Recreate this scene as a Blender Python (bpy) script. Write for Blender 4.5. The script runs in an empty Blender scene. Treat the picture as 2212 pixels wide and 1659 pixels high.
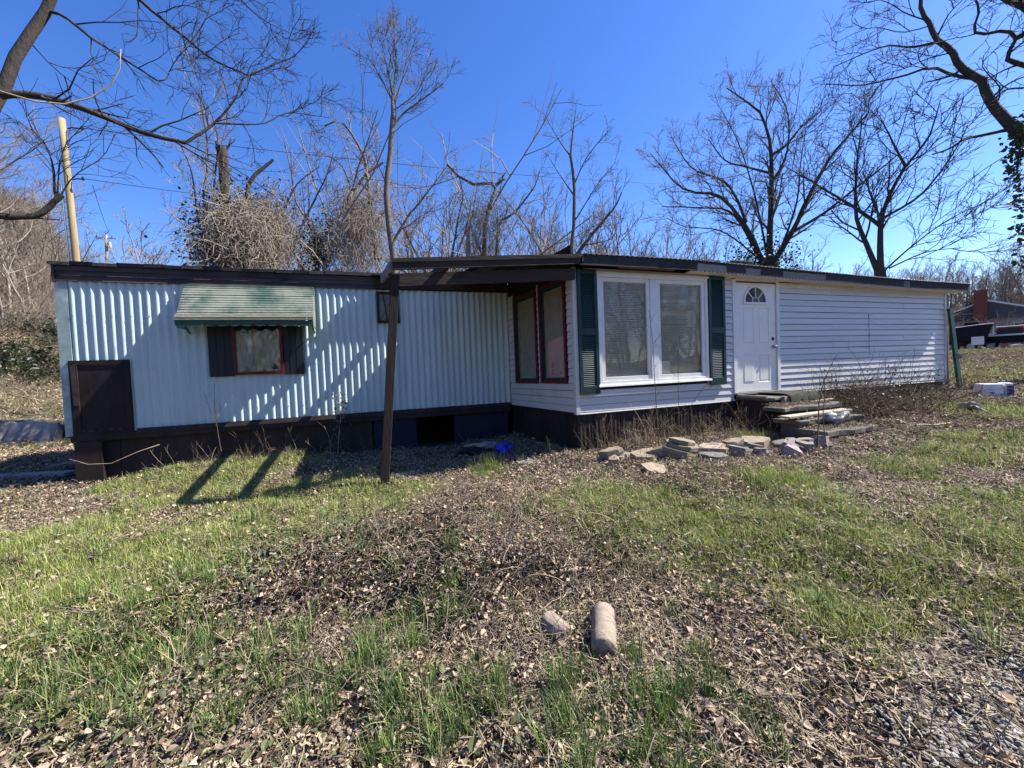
import bpy, bmesh, math, random
import numpy as np
from mathutils import Vector, Matrix, Quaternion

rad = math.radians
S = bpy.context.scene
COL = S.collection

# ------------------------------------------------------------------ camera
# image measurements are written in pixels of a 2212 x 1659 print of the photograph
PW, PH, F = 2212.0, 1659.0, 831.0
PC = np.array([PW / 2, PH / 2])
CAMZ = 1.5
# rows: world X (along the house), Y (away from the camera), Z (up) in camera axes (right, down, forward)
RM = np.array([[0.9480, -0.0479, 0.3145], [-0.3156, -0.0174, 0.9487], [-0.0399, -0.9987, -0.0316]])
cd = bpy.data.cameras.new("camera")
cam = bpy.data.objects.new("camera", cd)
COL.objects.link(cam)
S.camera = cam
cd.sensor_fit = 'HORIZONTAL'
cd.sensor_width = 36.0
cd.lens = 36.0 * F / PW
cd.clip_start = 0.05
cd.clip_end = 2000
mw = Matrix.Identity(4)
for i in range(3):
    mw[i][0] = RM[i][0]
    mw[i][1] = -RM[i][1]
    mw[i][2] = -RM[i][2]
q = mw.to_quaternion().normalized()
cam.matrix_world = Matrix.Translation((0, 0, CAMZ)) @ q.to_matrix().to_4x4()

# ------------------------------------------------------------------ light
SUN = Vector((0.90, -0.156, 1.0)).normalized()       # towards the sun
el = math.asin(SUN.z)
w = bpy.data.worlds.new("World")
S.world = w
w.use_nodes = True
nt = w.node_tree
nt.nodes.clear()
sky = nt.nodes.new('ShaderNodeTexSky')
sky.sky_type = 'NISHITA'
sky.sun_disc = False
sky.sun_elevation = el
sky.sun_rotation = math.atan2(SUN.x, SUN.y)
sky.altitude = 300
sky.air_density = 1.0
sky.dust_density = 0.25
sky.ozone_density = 3.0
bg = nt.nodes.new('ShaderNodeBackground')
bg.inputs['Strength'].default_value = 0.10
wo = nt.nodes.new('ShaderNodeOutputWorld')
hs = nt.nodes.new('ShaderNodeHueSaturation')            # the deep blue of the clear sky
hs.inputs['Saturation'].default_value = 1.28
hs.inputs['Hue'].default_value = 0.516
nt.links.new(sky.outputs[0], hs.inputs['Color'])
nt.links.new(hs.outputs[0], bg.inputs[0])
nt.links.new(bg.outputs[0], wo.inputs[0])
sl = bpy.data.lights.new("sun", 'SUN')
sl.energy = 5.0
sl.angle = rad(0.53)
sl.color = (1.0, 0.955, 0.88)
so = bpy.data.objects.new("sun", sl)
COL.objects.link(so)
so.rotation_euler = SUN.to_track_quat('Z', 'Y').to_euler()
so.location = (20, -5, 25)
S.view_settings.view_transform = 'Standard'
S.view_settings.look = 'None'
S.view_settings.exposure = 1.35
S.view_settings.gamma = 1.0
S.cycles.max_bounces = 6
S.cycles.diffuse_bounces = 3
S.cycles.glossy_bounces = 3
S.cycles.transparent_max_bounces = 12
S.cycles.use_denoising = True

# ------------------------------------------------------------------ helpers
def ray(p):
    return RM @ np.array([(p[0] - PC[0]) / F, (p[1] - PC[1]) / F, 1.0])
O0 = np.array([0, 0, CAMZ])
def onY(p, Y):
    d = ray(p); return O0 + d * (Y / d[1])
def onX(p, X):
    d = ray(p); return O0 + d * (X / d[0])
def onZ(p, z):
    d = ray(p); return O0 + d * ((z - CAMZ) / d[2])
def at(p, r):                                        # at a horizontal range of r metres
    d = ray(p); return O0 + d * (r / math.hypot(d[0], d[1]))

def hash2(ix, iy, s):
    n = (ix.astype(np.int64) * 374761393 + iy.astype(np.int64) * 668265263 + s * 144269) & 0x7fffffff
    n = ((n ^ (n >> 13)) * 1274126177) & 0x7fffffff
    return ((n ^ (n >> 16)) & 0xffff) / 65535.0
def vnoise(x, y, s=0):
    x = np.asarray(x, float); y = np.asarray(y, float)
    ix = np.floor(x); iy = np.floor(y); fx = x - ix; fy = y - iy
    fx = fx * fx * (3 - 2 * fx); fy = fy * fy * (3 - 2 * fy)
    a = hash2(ix, iy, s); b = hash2(ix + 1, iy, s); c = hash2(ix, iy + 1, s); d = hash2(ix + 1, iy + 1, s)
    return (a * (1 - fx) + b * fx) * (1 - fy) + (c * (1 - fx) + d * fx) * fy
def sstep(a, b, t):
    t = np.clip((t - a) / (b - a), 0, 1); return t * t * (3 - 2 * t)

def ground(x, y):
    """height of the yard and the wooded slope behind it"""
    x = np.asarray(x, float); y = np.asarray(y, float)
    k = 1.2
    z = 0.0425 * k * np.logaddexp(0, (x + 1.36) / k)
    z = z - 0.0085 * np.maximum(0, x - 30)
    # bank in front of the camera
    near = (1 - sstep(2.6, 3.25, y + 0.25 * np.sin(x * 1.7))) * np.exp(-((x - 0.2) / 2.4) ** 2)
    z = z - 0.30 * near
    z = z + 0.10 * np.exp(-((x - 0.1) / 1.5) ** 2 - ((y - 3.6) / 0.8) ** 2)
    z = z + 0.17 * np.exp(-((x + 2.6) / 1.7) ** 2) * sstep(5.6, 7.4, y) * (1 - sstep(8, 9, y))
    z = z - 0.05 * np.exp(-((x - 1.3) / 1.0) ** 2 - ((y - 7.0) / 1.2) ** 2)
    z = z - 0.13 * np.exp(-((x - 1.02) / 0.17) ** 2 - ((y - 2.42) / 0.13) ** 2)
    # wooded hill to the left and behind
    u = -0.66 * x + 0.75 * y
    hill = np.minimum(0.46 * 2.0 * np.logaddexp(0, (u - 21.5) / 2.0), 15 + 0.03 * u) * (1 - 0.8 * sstep(-6, 40, x))
    hill = hill * (1 - 0.75 * sstep(-0.63, -0.50, x / np.maximum(y, 1.0)))
    z = z + 7.0 * sstep(56, 110, x) * sstep(-40, 10, y)
    z = z + hill + 2.5 * sstep(14, 60, y) * (1 - sstep(20, 70, x))
    r = np.hypot(x, y)
    amp = 1 + 1.5 * sstep(14, 40, r)
    z = z + amp * (0.10 * (vnoise(x * 0.55, y * 0.55, 1) - .5) + 0.10 * (vnoise(x * 1.9, y * 1.9, 2) - .5) + 0.055 * (vnoise(x * 6, y * 6, 3) - .5))
    return z
def g(x, y):
    return float(ground(x, y))
def onG(p):
    d = ray(p); t = 0.3
    for _ in range(4000):
        q_ = O0 + d * t
        if q_[2] < g(q_[0], q_[1]): break
        t *= 1.004
    return O0 + d * t

# ------------------------------------------------------------------ materials
MATS = {}
def lin(c):
    return tuple(((v / 255.0 + 0.055) / 1.055) ** 2.4 if v > 10 else v / 255.0 / 12.92 for v in c)
def mat(name, c1, c2=None, scale=6.0, rough=0.8, bump=0.0, bscale=None, stretch=(1, 1, 1), detail=6.0, c3=None, s3=1.5, f3=0.5,
        metal=0.0, spec=0.3, rnd=0.0, attr=None, w3=0.15, trans=0.0, coord='Object'):
    """base colour mixed by two noises, optional third colour in patches, per-object value jitter, bump"""
    m = bpy.data.materials.new(name); m.use_nodes = True
    t = m.node_tree; n = t.nodes; l = t.links
    b = n['Principled BSDF']
    b.inputs['Roughness'].default_value = rough
    b.inputs['Metallic'].default_value = metal
    b.inputs['Specular IOR Level'].default_value = spec
    tc = n.new('ShaderNodeTexCoord'); mp = n.new('ShaderNodeMapping')
    mp.inputs['Scale'].default_value = stretch
    l.new(tc.outputs[coord], mp.inputs[0])
    def noise(s, d=detail):
        q_ = n.new('ShaderNodeTexNoise'); q_.inputs['Scale'].default_value = s; q_.inputs['Detail'].default_value = d
        q_.inputs['Roughness'].default_value = 0.65
        l.new(mp.outputs[0], q_.inputs[0]); return q_
    def mixc(fac, a, c):
        q_ = n.new('ShaderNodeMix'); q_.data_type = 'RGBA'
        if isinstance(fac, float): q_.inputs[0].default_value = fac
        else: l.new(fac, q_.inputs[0])
        for s_, v in ((6, a), (7, c)):
            if isinstance(v, tuple): q_.inputs[s_].default_value = (*v, 1)
            else: l.new(v, q_.inputs[s_])
        return q_.outputs[2]
    def ramp(src, lo, hi):
        q_ = n.new('ShaderNodeMapRange'); q_.inputs[1].default_value = lo; q_.inputs[2].default_value = hi
        l.new(src, q_.inputs[0]); return q_.outputs[0]
    c2 = c2 or tuple(v * 0.75 for v in c1)
    col = mixc(ramp(noise(scale).outputs[0], 0.32, 0.68), c1, c2)
    if attr:
        a = n.new('ShaderNodeAttribute'); a.attribute_name = attr
        q_ = n.new('ShaderNodeMix'); q_.data_type = 'RGBA'; q_.blend_type = 'MULTIPLY'; q_.inputs[0].default_value = 1
        l.new(col, q_.inputs[6]); l.new(a.outputs['Color'], q_.inputs[7]); col = q_.outputs[2]
    if c3:
        col = mixc(ramp(noise(s3, 8).outputs[0], f3, f3 + w3), col, c3)
    if rnd:
        oi = n.new('ShaderNodeObjectInfo'); hs = n.new('ShaderNodeHueSaturation')
        mr = n.new('ShaderNodeMapRange'); mr.inputs[3].default_value = 1 - rnd; mr.inputs[4].default_value = 1 + rnd
        l.new(oi.outputs['Random'], mr.inputs[0]); l.new(mr.outputs[0], hs.inputs['Value']); l.new(col, hs.inputs['Color']); col = hs.outputs[0]
    l.new(col, b.inputs['Base Color'])
    if bump:
        bp = n.new('ShaderNodeBump'); bp.inputs['Strength'].default_value = bump; bp.inputs['Distance'].default_value = 0.02
        l.new(noise(bscale or scale * 3).outputs[0], bp.inputs['Height']); l.new(bp.outputs[0], b.inputs['Normal'])
    if trans:
        tr = n.new('ShaderNodeBsdfTranslucent'); l.new(col, tr.inputs[0])
        mx = n.new('ShaderNodeMixShader'); mx.inputs[0].default_value = trans
        l.new(b.outputs[0], mx.inputs[1]); l.new(tr.outputs[0], mx.inputs[2])
        l.new(mx.outputs[0], n['Material Output'].inputs[0])
    MATS[name] = m
    return m
def glass(name, tint=(0.96, 0.93, 0.87), refl=0.12, rough=0.015, dirt=0.10):
    m = bpy.data.materials.new(name); m.use_nodes = True
    t = m.node_tree; n = t.nodes; l = t.links; n.remove(n['Principled BSDF'])
    tr = n.new('ShaderNodeBsdfTransparent'); tr.inputs[0].default_value = (*tint, 1)
    gl = n.new('ShaderNodeBsdfGlossy'); gl.inputs['Roughness'].default_value = rough
    lw = n.new('ShaderNodeLayerWeight'); lw.inputs[0].default_value = 0.5        # Schlick: the same from both sides of the pane
    fr = n.new('ShaderNodeMath'); fr.operation = 'POWER'; fr.inputs[1].default_value = 5.0; l.new(lw.outputs['Facing'], fr.inputs[0])
    ad = n.new('ShaderNodeMath'); ad.operation = 'ADD'; ad.inputs[1].default_value = refl
    l.new(fr.outputs[0], ad.inputs[0])
    tc = n.new('ShaderNodeTexCoord'); nz = n.new('ShaderNodeTexNoise'); nz.inputs['Scale'].default_value = 1.3
    bp = n.new('ShaderNodeBump'); bp.inputs['Strength'].default_value = 0.06; bp.inputs['Distance'].default_value = 0.05
    l.new(tc.outputs['Object'], nz.inputs[0]); l.new(nz.outputs[0], bp.inputs['Height']); l.new(bp.outputs[0], gl.inputs['Normal'])
    mx = n.new('ShaderNodeMixShader'); l.new(ad.outputs[0], mx.inputs[0]); l.new(tr.outputs[0], mx.inputs[1]); l.new(gl.outputs[0], mx.inputs[2])
    df = n.new('ShaderNodeBsdfDiffuse'); df.inputs[0].default_value = (0.5, 0.5, 0.47, 1)
    n2 = n.new('ShaderNodeTexNoise'); n2.inputs['Scale'].default_value = 5; n2.inputs['Detail'].default_value = 8
    l.new(tc.outputs['Object'], n2.inputs[0])
    mr = n.new('ShaderNodeMapRange'); mr.inputs[1].default_value = 0.4; mr.inputs[2].default_value = 0.8; mr.inputs[4].default_value = dirt
    l.new(n2.outputs[0], mr.inputs[0])
    m2 = n.new('ShaderNodeMixShader'); l.new(mr.outputs[0], m2.inputs[0]); l.new(mx.outputs[0], m2.inputs[1]); l.new(df.outputs[0], m2.inputs[2])
    l.new(m2.outputs[0], n['Material Output'].inputs[0])
    MATS[name] = m
    return m

mat('soil', (0.045, 0.033, 0.024), (0.095, 0.07, 0.05), 2.2, 0.95, 0.9, 30, c3=(0.05, 0.06, 0.022), s3=0.7, f3=0.55)
mat('metal_wall', (0.49, 0.595, 0.585), (0.40, 0.50, 0.50), 3, 0.5, 0.06, 9, (1, 1, 0.12), c3=(0.25, 0.30, 0.275), s3=4.5, f3=0.55, w3=0.3, spec=0.4)
mat('metal_trim', (0.33, 0.42, 0.42), (0.22, 0.30, 0.28), 5, 0.6, 0.08, 12, c3=(0.5, 0.55, 0.54), s3=3)
mat('brown_metal', (0.046, 0.031, 0.029), (0.075, 0.054, 0.048), 4, 0.6, 0.08, 20, (0.3, 1, 1), c3=(0.02, 0.014, 0.013), s3=3, rnd=0.12)
mat('dark_shingle', (0.022, 0.021, 0.024), (0.05, 0.047, 0.05), 20, 0.9, 0.5, 60, rnd=0.2)
mat('skirt_brown', (0.017, 0.011, 0.011), (0.034, 0.023, 0.021), 5, 0.75, 0.12, 14, (1, 1, 0.2), c3=(0.012, 0.009, 0.009), s3=2, rnd=0.18)
mat('navy_panel', (0.006, 0.010, 0.028), (0.010, 0.016, 0.040), 3, 0.7, 0.05, 10, rnd=0.1)
mat('awning_green', (0.040, 0.085, 0.066), (0.065, 0.11, 0.09), 5, 0.65, 0.1, 30, (1, 1, 1), c3=(0.205, 0.215, 0.175), s3=1.7, f3=0.40, w3=0.18)
mat('awning_edge', (0.17, 0.17, 0.135), (0.085, 0.09, 0.07), 14, 0.9, 0.35, 50, (0.5, 1, 1))
mat('valance_green', (0.012, 0.055, 0.04), (0.025, 0.08, 0.06), 7, 0.6)
mat('vinyl', (0.575, 0.555, 0.53), (0.51, 0.49, 0.465), 3, 0.42, 0.05, 14, (0.25, 1, 2), c3=(0.31, 0.305, 0.255), s3=1.3, f3=0.57, w3=0.25, rnd=0.05)
mat('vinyl_cream', (0.66, 0.63, 0.55), (0.56, 0.53, 0.45), 4, 0.5, 0.05, 14, c3=(0.42, 0.38, 0.30), s3=2, f3=0.6)
mat('white_trim', (0.74, 0.735, 0.70), (0.66, 0.65, 0.60), 6, 0.45, 0.05, 20, c3=(0.42, 0.40, 0.34), s3=3, f3=0.62)
mat('door_white', (0.78, 0.74, 0.68), (0.71, 0.67, 0.61), 3, 0.35, 0.04, 10, c3=(0.38, 0.36, 0.30), s3=2.6, f3=0.58, w3=0.2)
mat('shutter_green', (0.010, 0.033, 0.030), (0.015, 0.043, 0.039), 6, 0.42, 0.05, 18, c3=(0.03, 0.07, 0.055), s3=4, f3=0.62)
mat('maroon', (0.105, 0.012, 0.015), (0.075, 0.009, 0.012), 6, 0.5, 0.05, 20)
mat('green_sash', (0.008, 0.035, 0.03), None, 6, 0.5)
mat('dark_interior', (0.014, 0.013, 0.012), None, 3, 0.95)  # near black; stands in for unlit rooms and siding shadow lines
mat('blind', (0.50, 0.49, 0.44), (0.40, 0.39, 0.35), 5, 0.6, rnd=0.05)
mat('curtain', (0.50, 0.48, 0.42), (0.40, 0.38, 0.32), 4, 0.9, 0.2, 10)
mat('pink_foam', (0.60, 0.40, 0.46), (0.52, 0.36, 0.41), 3, 0.8)
mat('pink_ink', (0.16, 0.05, 0.08), None, 5, 0.8)
mat('black_paint', (0.012, 0.012, 0.014), (0.02, 0.02, 0.022), 5, 0.5)
mat('wood_dark', (0.017, 0.012, 0.010), (0.034, 0.024, 0.019), 7, 0.85, 0.5, 26, (1, 1, 0.12), c3=(0.042, 0.031, 0.025), s3=3, f3=0.6, rnd=0.15)
mat('wood_dark_x', (0.024, 0.017, 0.015), (0.046, 0.034, 0.029), 7, 0.85, 0.5, 26, (0.12, 1, 1), c3=(0.08, 0.062, 0.052), s3=3, f3=0.66, rnd=0.15)
mat('wood_grey', (0.16, 0.145, 0.13), (0.27, 0.25, 0.225), 8, 0.9, 0.5, 30, (0.12, 0.6, 1), c3=(0.08, 0.068, 0.056), s3=4, f3=0.6, rnd=0.2)
mat('wood_rot', (0.20, 0.10, 0.045), (0.09, 0.05, 0.03), 9, 0.95, 0.6)
mat('plank_pale', (0.40, 0.35, 0.27), (0.28, 0.24, 0.18), 8, 0.9, 0.4, 30, (0.15, 1, 1), rnd=0.15)
mat('roof_metal', (0.45, 0.45, 0.44), (0.30, 0.30, 0.29), 3, 0.5, 0.1, 12, metal=0.3)
mat('concrete', (0.085, 0.076, 0.064), (0.155, 0.14, 0.118), 9, 0.95, 0.4, 40, c3=(0.09, 0.085, 0.065), s3=3, f3=0.55)
mat('concrete_cylinder', (0.20, 0.158, 0.12), (0.30, 0.245, 0.195), 22, 0.95, 0.35, 60, c3=(0.12, 0.095, 0.07), s3=7, f3=0.56)
mat('moss_carpet', (0.03, 0.033, 0.024), (0.06, 0.06, 0.045), 22, 1.0, 0.8, 90, c3=(0.10, 0.085, 0.06), s3=5, f3=0.62)
mat('stone_tan', (0.29, 0.235, 0.17), (0.19, 0.155, 0.115), 7, 0.92, 0.6, 22, c3=(0.33, 0.21, 0.11), s3=3.2, f3=0.62, rnd=0.22)
mat('stone_grey', (0.25, 0.225, 0.195), (0.14, 0.125, 0.11), 7, 0.92, 0.6, 22, c3=(0.12, 0.115, 0.10), s3=3.2, f3=0.58, rnd=0.25)
mat('stone_dark', (0.11, 0.10, 0.092), (0.17, 0.155, 0.14), 8, 0.92, 0.5, 26, rnd=0.2)
mat('stone_pink', (0.30, 0.24, 0.235), (0.22, 0.18, 0.175), 7, 0.92, 0.5, 22, rnd=0.15)
mat('bark', (0.155, 0.128, 0.10), (0.085, 0.068, 0.053), 12, 0.95, 0.8, 40, (1, 1, 0.35), rnd=0.15)
mat('bark_dark', (0.062, 0.05, 0.042), (0.036, 0.029, 0.025), 12, 0.95, 0.8, 40, (1, 1, 0.35), rnd=0.12)
mat('bark_pale', (0.30, 0.26, 0.215), (0.19, 0.16, 0.13), 10, 0.95, 0.6, 30, (1, 1, 0.35), rnd=0.15)
mat('twig', (0.165, 0.13, 0.105), (0.11, 0.085, 0.068), 4, 0.9, rnd=0.12)
mat('twig_dark', (0.055, 0.042, 0.038), (0.038, 0.03, 0.027), 4, 0.9, rnd=0.1)
mat('twig_pale', (0.255, 0.20, 0.148), (0.175, 0.137, 0.102), 4, 0.9, rnd=0.15)
mat('vine', (0.30, 0.25, 0.20), (0.17, 0.14, 0.11), 5, 0.95, rnd=0.1)
mat('stem_straw', (0.40, 0.32, 0.21), (0.27, 0.21, 0.14), 9, 0.9, rnd=0.15)
mat('stem_brown', (0.13, 0.09, 0.065), (0.09, 0.06, 0.045), 9, 0.9, rnd=0.15)
mat('brown_shade', (0.075, 0.056, 0.045), None, 4, 0.8)
mat('pole_wood', (0.36, 0.28, 0.15), (0.23, 0.175, 0.095), 9, 0.85, 0.3, 20, (1, 1, 0.08), c3=(0.26, 0.21, 0.12), s3=3, f3=0.6)
mat('pole_grey', (0.34, 0.29, 0.235), (0.25, 0.21, 0.17), 6, 0.85, 0.3, 20, (1, 1, 0.08), rnd=0.1)
mat('wire', (0.03, 0.03, 0.035), None, 5, 0.6)
mat('steel', (0.45, 0.45, 0.45), None, 8, 0.35, metal=0.9)
mat('white_paint', (0.74, 0.74, 0.73), (0.64, 0.64, 0.63), 5, 0.5, c3=(0.4, 0.38, 0.35), s3=4, f3=0.62)
mat('blue_plastic', (0.015, 0.04, 0.42), (0.02, 0.06, 0.5), 6, 0.4)
mat('navy_plastic', (0.03, 0.045, 0.16), None, 6, 0.45)
mat('grey_plastic', (0.33, 0.33, 0.34), (0.46, 0.46, 0.47), 7, 0.3, 0.3, 20)
mat('white_plastic', (0.70, 0.71, 0.72), (0.60, 0.61, 0.62), 7, 0.4)
mat('red_paint', (0.32, 0.02, 0.03), None, 5, 0.4)
mat('tyre', (0.012, 0.012, 0.012), None, 9, 0.9)
mat('dark_tarp', (0.008, 0.009, 0.012), (0.013, 0.014, 0.018), 5, 0.9, 0.3)
mat('brick', (0.22, 0.055, 0.038), (0.155, 0.038, 0.028), 8, 0.9, 0.3, rnd=0.25)
mat('mortar', (0.28, 0.24, 0.21), None, 8, 0.95)
mat('house_grey', (0.30, 0.29, 0.27), None, 3, 0.8)
mat('roof_grey', (0.10, 0.098, 0.095), None, 8, 0.9)
mat('tarp_pale', (0.36, 0.325, 0.285), (0.24, 0.21, 0.185), 4, 0.9, 0.3)
mat('green_bottle', (0.02, 0.13, 0.07), None, 5, 0.25)
mat('green_board', (0.01, 0.045, 0.042), (0.016, 0.06, 0.055), 5, 0.6)
mat('bag_grey', (0.15, 0.15, 0.155), (0.26, 0.26, 0.265), 9, 0.35, 0.3, 30)
mat('leaf_dry', (0.29, 0.228, 0.168), (0.205, 0.158, 0.115), 30, 0.75, attr='col', rnd=0.25, trans=0.12)
mat('leaf_ivy', (0.075, 0.090, 0.044), (0.056, 0.066, 0.034), 20, 0.5, attr='col', rnd=0.3, spec=0.3, trans=0.12)
mat('leaf_dark', (0.022, 0.036, 0.014), (0.016, 0.026, 0.012), 20, 0.45, attr='col', rnd=0.2, trans=0.1)
mat('grass_lawn', (0.205, 0.262, 0.062), (0.16, 0.21, 0.05), 20, 0.7, attr='col', rnd=0.25, trans=0.3)
mat('grass_onion', (0.095, 0.16, 0.042), (0.066, 0.12, 0.033), 20, 0.6, attr='col', rnd=0.25, trans=0.25)
mat('grass_daffodil', (0.085, 0.16, 0.085), None, 20, 0.55, attr='col', rnd=0.15, trans=0.2)
mat('straw', (0.46, 0.395, 0.275), (0.33, 0.28, 0.195), 20, 0.8, attr='col', rnd=0.25, trans=0.15)
mat('gravel_stone', (0.33, 0.305, 0.265), (0.20, 0.185, 0.16), 30, 0.9, 0.3, 90, rnd=0.45)
glass('window_glass', refl=0.03)
glass('dull_glass', (0.85, 0.85, 0.80), 0.09, 0.02, 0.18)

# ------------------------------------------------------------------ mesh tools
class MB:
    def __init__(self): self.v = []; self.f = []
    def add(self, vs, fs):
        o = len(self.v); self.v += [tuple(map(float, p)) for p in vs]; self.f += [tuple(o + i for i in f_) for f_ in fs]; return self
    def box(self, a, b):
        x0, y0, z0 = a; x1, y1, z1 = b
        return self.add([(x0, y0, z0), (x1, y0, z0), (x1, y1, z0), (x0, y1, z0), (x0, y0, z1), (x1, y0, z1), (x1, y1, z1), (x0, y1, z1)],
                        [(0, 3, 2, 1), (4, 5, 6, 7), (0, 1, 5, 4), (1, 2, 6, 5), (2, 3, 7, 6), (3, 0, 4, 7)])
    def bar(self, p, q_, wd, ht, up=(0, 0, 1)):
        """beam from p to q, wd across, ht along up"""
        p = Vector(p); q_ = Vector(q_); d = (q_ - p).normalized(); u = Vector(up)
        s = d.cross(u).normalized() * (wd / 2); u = s.cross(d).normalized() * (ht / 2)
        vs = [e + a * s + b * u for e in (p, q_) for a, b in ((-1, -1), (1, -1), (1, 1), (-1, 1))]
        return self.add(vs, [(0, 1, 2, 3), (7, 6, 5, 4), (0, 4, 5, 1), (1, 5, 6, 2), (2, 6, 7, 3), (3, 7, 4, 0)])
    def prism(self, prof, p, q_):
        """profile given as offsets (3D), swept from p to q"""
        n = len(prof); p = Vector(p); q_ = Vector(q_)
        vs = [p + Vector(c) for c in prof] + [q_ + Vector(c) for c in prof]
        return self.add(vs, [tuple(range(n))[::-1], tuple(range(n, 2 * n))] + [(i, (i + 1) % n, n + (i + 1) % n, n + i) for i in range(n)])
    def tube(self, pts, rs, k=6, cap=True):
        pts = [Vector(p) for p in pts]; n = len(pts)
        if not hasattr(rs, '__len__'): rs = [rs] * n
        vs = []; ref = None
        for i, p in enumerate(pts):
            d = (pts[min(i + 1, n - 1)] - pts[max(i - 1, 0)]).normalized()
            if ref is None: ref = d.orthogonal().normalized()
            ref = (ref - d * ref.dot(d)).normalized(); b = d.cross(ref)
            for j in range(k):
                a = 2 * math.pi * j / k; vs.append(p + (ref * math.cos(a) + b * math.sin(a)) * rs[i])
        fs = [(i * k + j, i * k + (j + 1) % k, (i + 1) * k + (j + 1) % k, (i + 1) * k + j) for i in range(n - 1) for j in range(k)]
        if cap: fs += [tuple(range(k))[::-1], tuple((n - 1) * k + j for j in range(k))]
        return self.add(vs, fs)
    def mesh(self, name, m, smooth=False):
        me = bpy.data.meshes.new(name); me.from_pydata(self.v, [], self.f); me.update()
        if m: me.materials.append(MATS[m] if isinstance(m, str) else m)
        if smooth: me.polygons.foreach_set('use_smooth', [True] * len(me.polygons))
        return me
    def build(self, name, m, parent=None, smooth=False, bevel=0.0):
        return put(name, self.mesh(name, m, smooth), parent, bevel=bevel)
def put(name, me, parent=None, bevel=0.0):
    o = bpy.data.objects.new(name, me); COL.objects.link(o)
    if parent is not None:
        o.parent = parent
        off = Vector(parent.get('base', (0, 0, 0)))
        o.location = -off if not parent.get('ispart') else (0, 0, 0)
        o['ispart'] = 1
    if bevel:
        b = o.modifiers.new('bevel', 'BEVEL'); b.width = bevel; b.segments = 2; b.limit_method = 'ANGLE'
    return o
def thing(name, label, cat, base=(0, 0, 0), group=None):
    o = bpy.data.objects.new(name, None); COL.objects.link(o)
    o.empty_display_size = 0.2
    o.location = tuple(map(float, base)); o['base'] = tuple(map(float, base))
    return tag(o, label, cat, group)
def tag(o, label, cat, group=None):
    o['label'] = label; o['category'] = cat
    if group: o['group'] = group
    return o
def kind(o, k_, label=None):
    o['kind'] = k_
    if label: o['label'] = label
    return o
def single(mb, name, m, label, cat, group=None, smooth=False, bevel=0.0):
    """a thing that is one mesh: origin moved to its base"""
    v = np.array(mb.v); b = np.array([v[:, 0].mean(), v[:, 1].mean(), v[:, 2].min()])
    mb.v = [tuple(p) for p in (v - b)]
    o = mb.build(name, m, None, smooth, bevel); o.location = tuple(b)
    return tag(o, label, cat, group)
def npmesh(name, V, Fq, m, smooth=True, tri=False):
    me = bpy.data.meshes.new(name); V = np.asarray(V, np.float32); Fq = np.asarray(Fq, np.int32); k = Fq.shape[1]
    me.vertices.add(len(V)); me.vertices.foreach_set('co', V.ravel())
    me.loops.add(Fq.size); me.loops.foreach_set('vertex_index', Fq.ravel())
    me.polygons.add(len(Fq)); me.polygons.foreach_set('loop_start', np.arange(0, Fq.size, k, dtype=np.int32))
    me.update(calc_edges=True)
    if smooth: me.polygons.foreach_set('use_smooth', np.ones(len(Fq), bool))
    me.materials.append(MATS[m])
    return me

# ================================================================== ground
def make_ground():
    def axis(lo, hi, fine_lo, fine_hi, fine, grow):
        a = list(np.arange(fine_lo, fine_hi, fine)); st = fine
        x = fine_hi
        while x < hi: a.append(x); st *= grow; x += st
        a.append(hi); st = fine; x = fine_lo - fine; b = []
        while x > lo: b.append(x); st *= grow; x -= st
        b.append(lo)
        return np.array(b[::-1] + a)
    xs = axis(-400, 500, -6, 9, 0.06, 1.09); ys = axis(-300, 500, -1.5, 8.2, 0.06, 1.09)
    X, Y = np.meshgrid(xs, ys)
    Zg = ground(X, Y)
    V = np.stack([X.ravel(), Y.ravel(), Zg.ravel()], 1)
    nx, ny = len(xs), len(ys)
    i, j = np.meshgrid(np.arange(nx - 1), np.arange(ny - 1)); a = (j * nx + i).ravel()
    Fq = np.stack([a, a + 1, a + nx + 1, a + nx], 1)
    o = put('ground', npmesh('ground', V, Fq, 'soil')); kind(o, 'structure')
make_ground()

# ================================================================== the mobile home
Y0, Y1 = 5.34, 7.60          # plane of the white front, plane of the corrugated wall
HX0, HX1 = -4.53, 12.44
H = thing('mobile_home', 'long pale mobile home with corrugated left wall, white siding and dark roof edge', 'mobile home', (2.8, 7.6, 0.2))
def wb(x):                   # bottom of the corrugated wall
    return 0.80 + (x - HX0) / (2.5 - HX0) * 0.065
# --- corrugated sheets
def corr(x0, x1, z0f, z1, yb, pitch=0.116, depth=0.030):
    mb = MB(); n = int(round((x1 - x0) / pitch)); p = (x1 - x0) / n; prof = []
    for i in range(n):
        a = x0 + i * p
        for t_, d in [(i_ / 10, (.5 - .5 * math.cos(2 * math.pi * i_ / 10)) ** .9) for i_ in range(10)]:
            prof.append((a + t_ * p, yb - d * depth))
    prof.append((x1, yb)); m = len(prof)
    rows = 6
    for r in range(rows + 1):
        for (x, y) in prof:
            z0 = z0f(x); z = z0 + (z1 - z0) * r / rows
            mb.v.append((x, y + 0.004 * math.sin(x * 2.1 + z * 2.7), z))
    for r in range(rows):
        for i in range(m - 1):
            a = r * m + i; mb.f.append((a, a + 1, a + m + 1, a + m))
    return mb
edges = [-4.44, -3.52, -2.59, -1.66, -0.73, 0.20, 1.13, 1.93, 2.51]
for i in range(8):
    x0, x1 = edges[i], edges[i + 1]
    corr(x0 - (0.0 if i == 0 else 0.012), x1, wb, 3.14, Y1 - (0.003 if i % 2 else 0.0)).build('metal_panel', 'metal_wall', H, True)
random.seed(6)
sc_ = MB()
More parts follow.
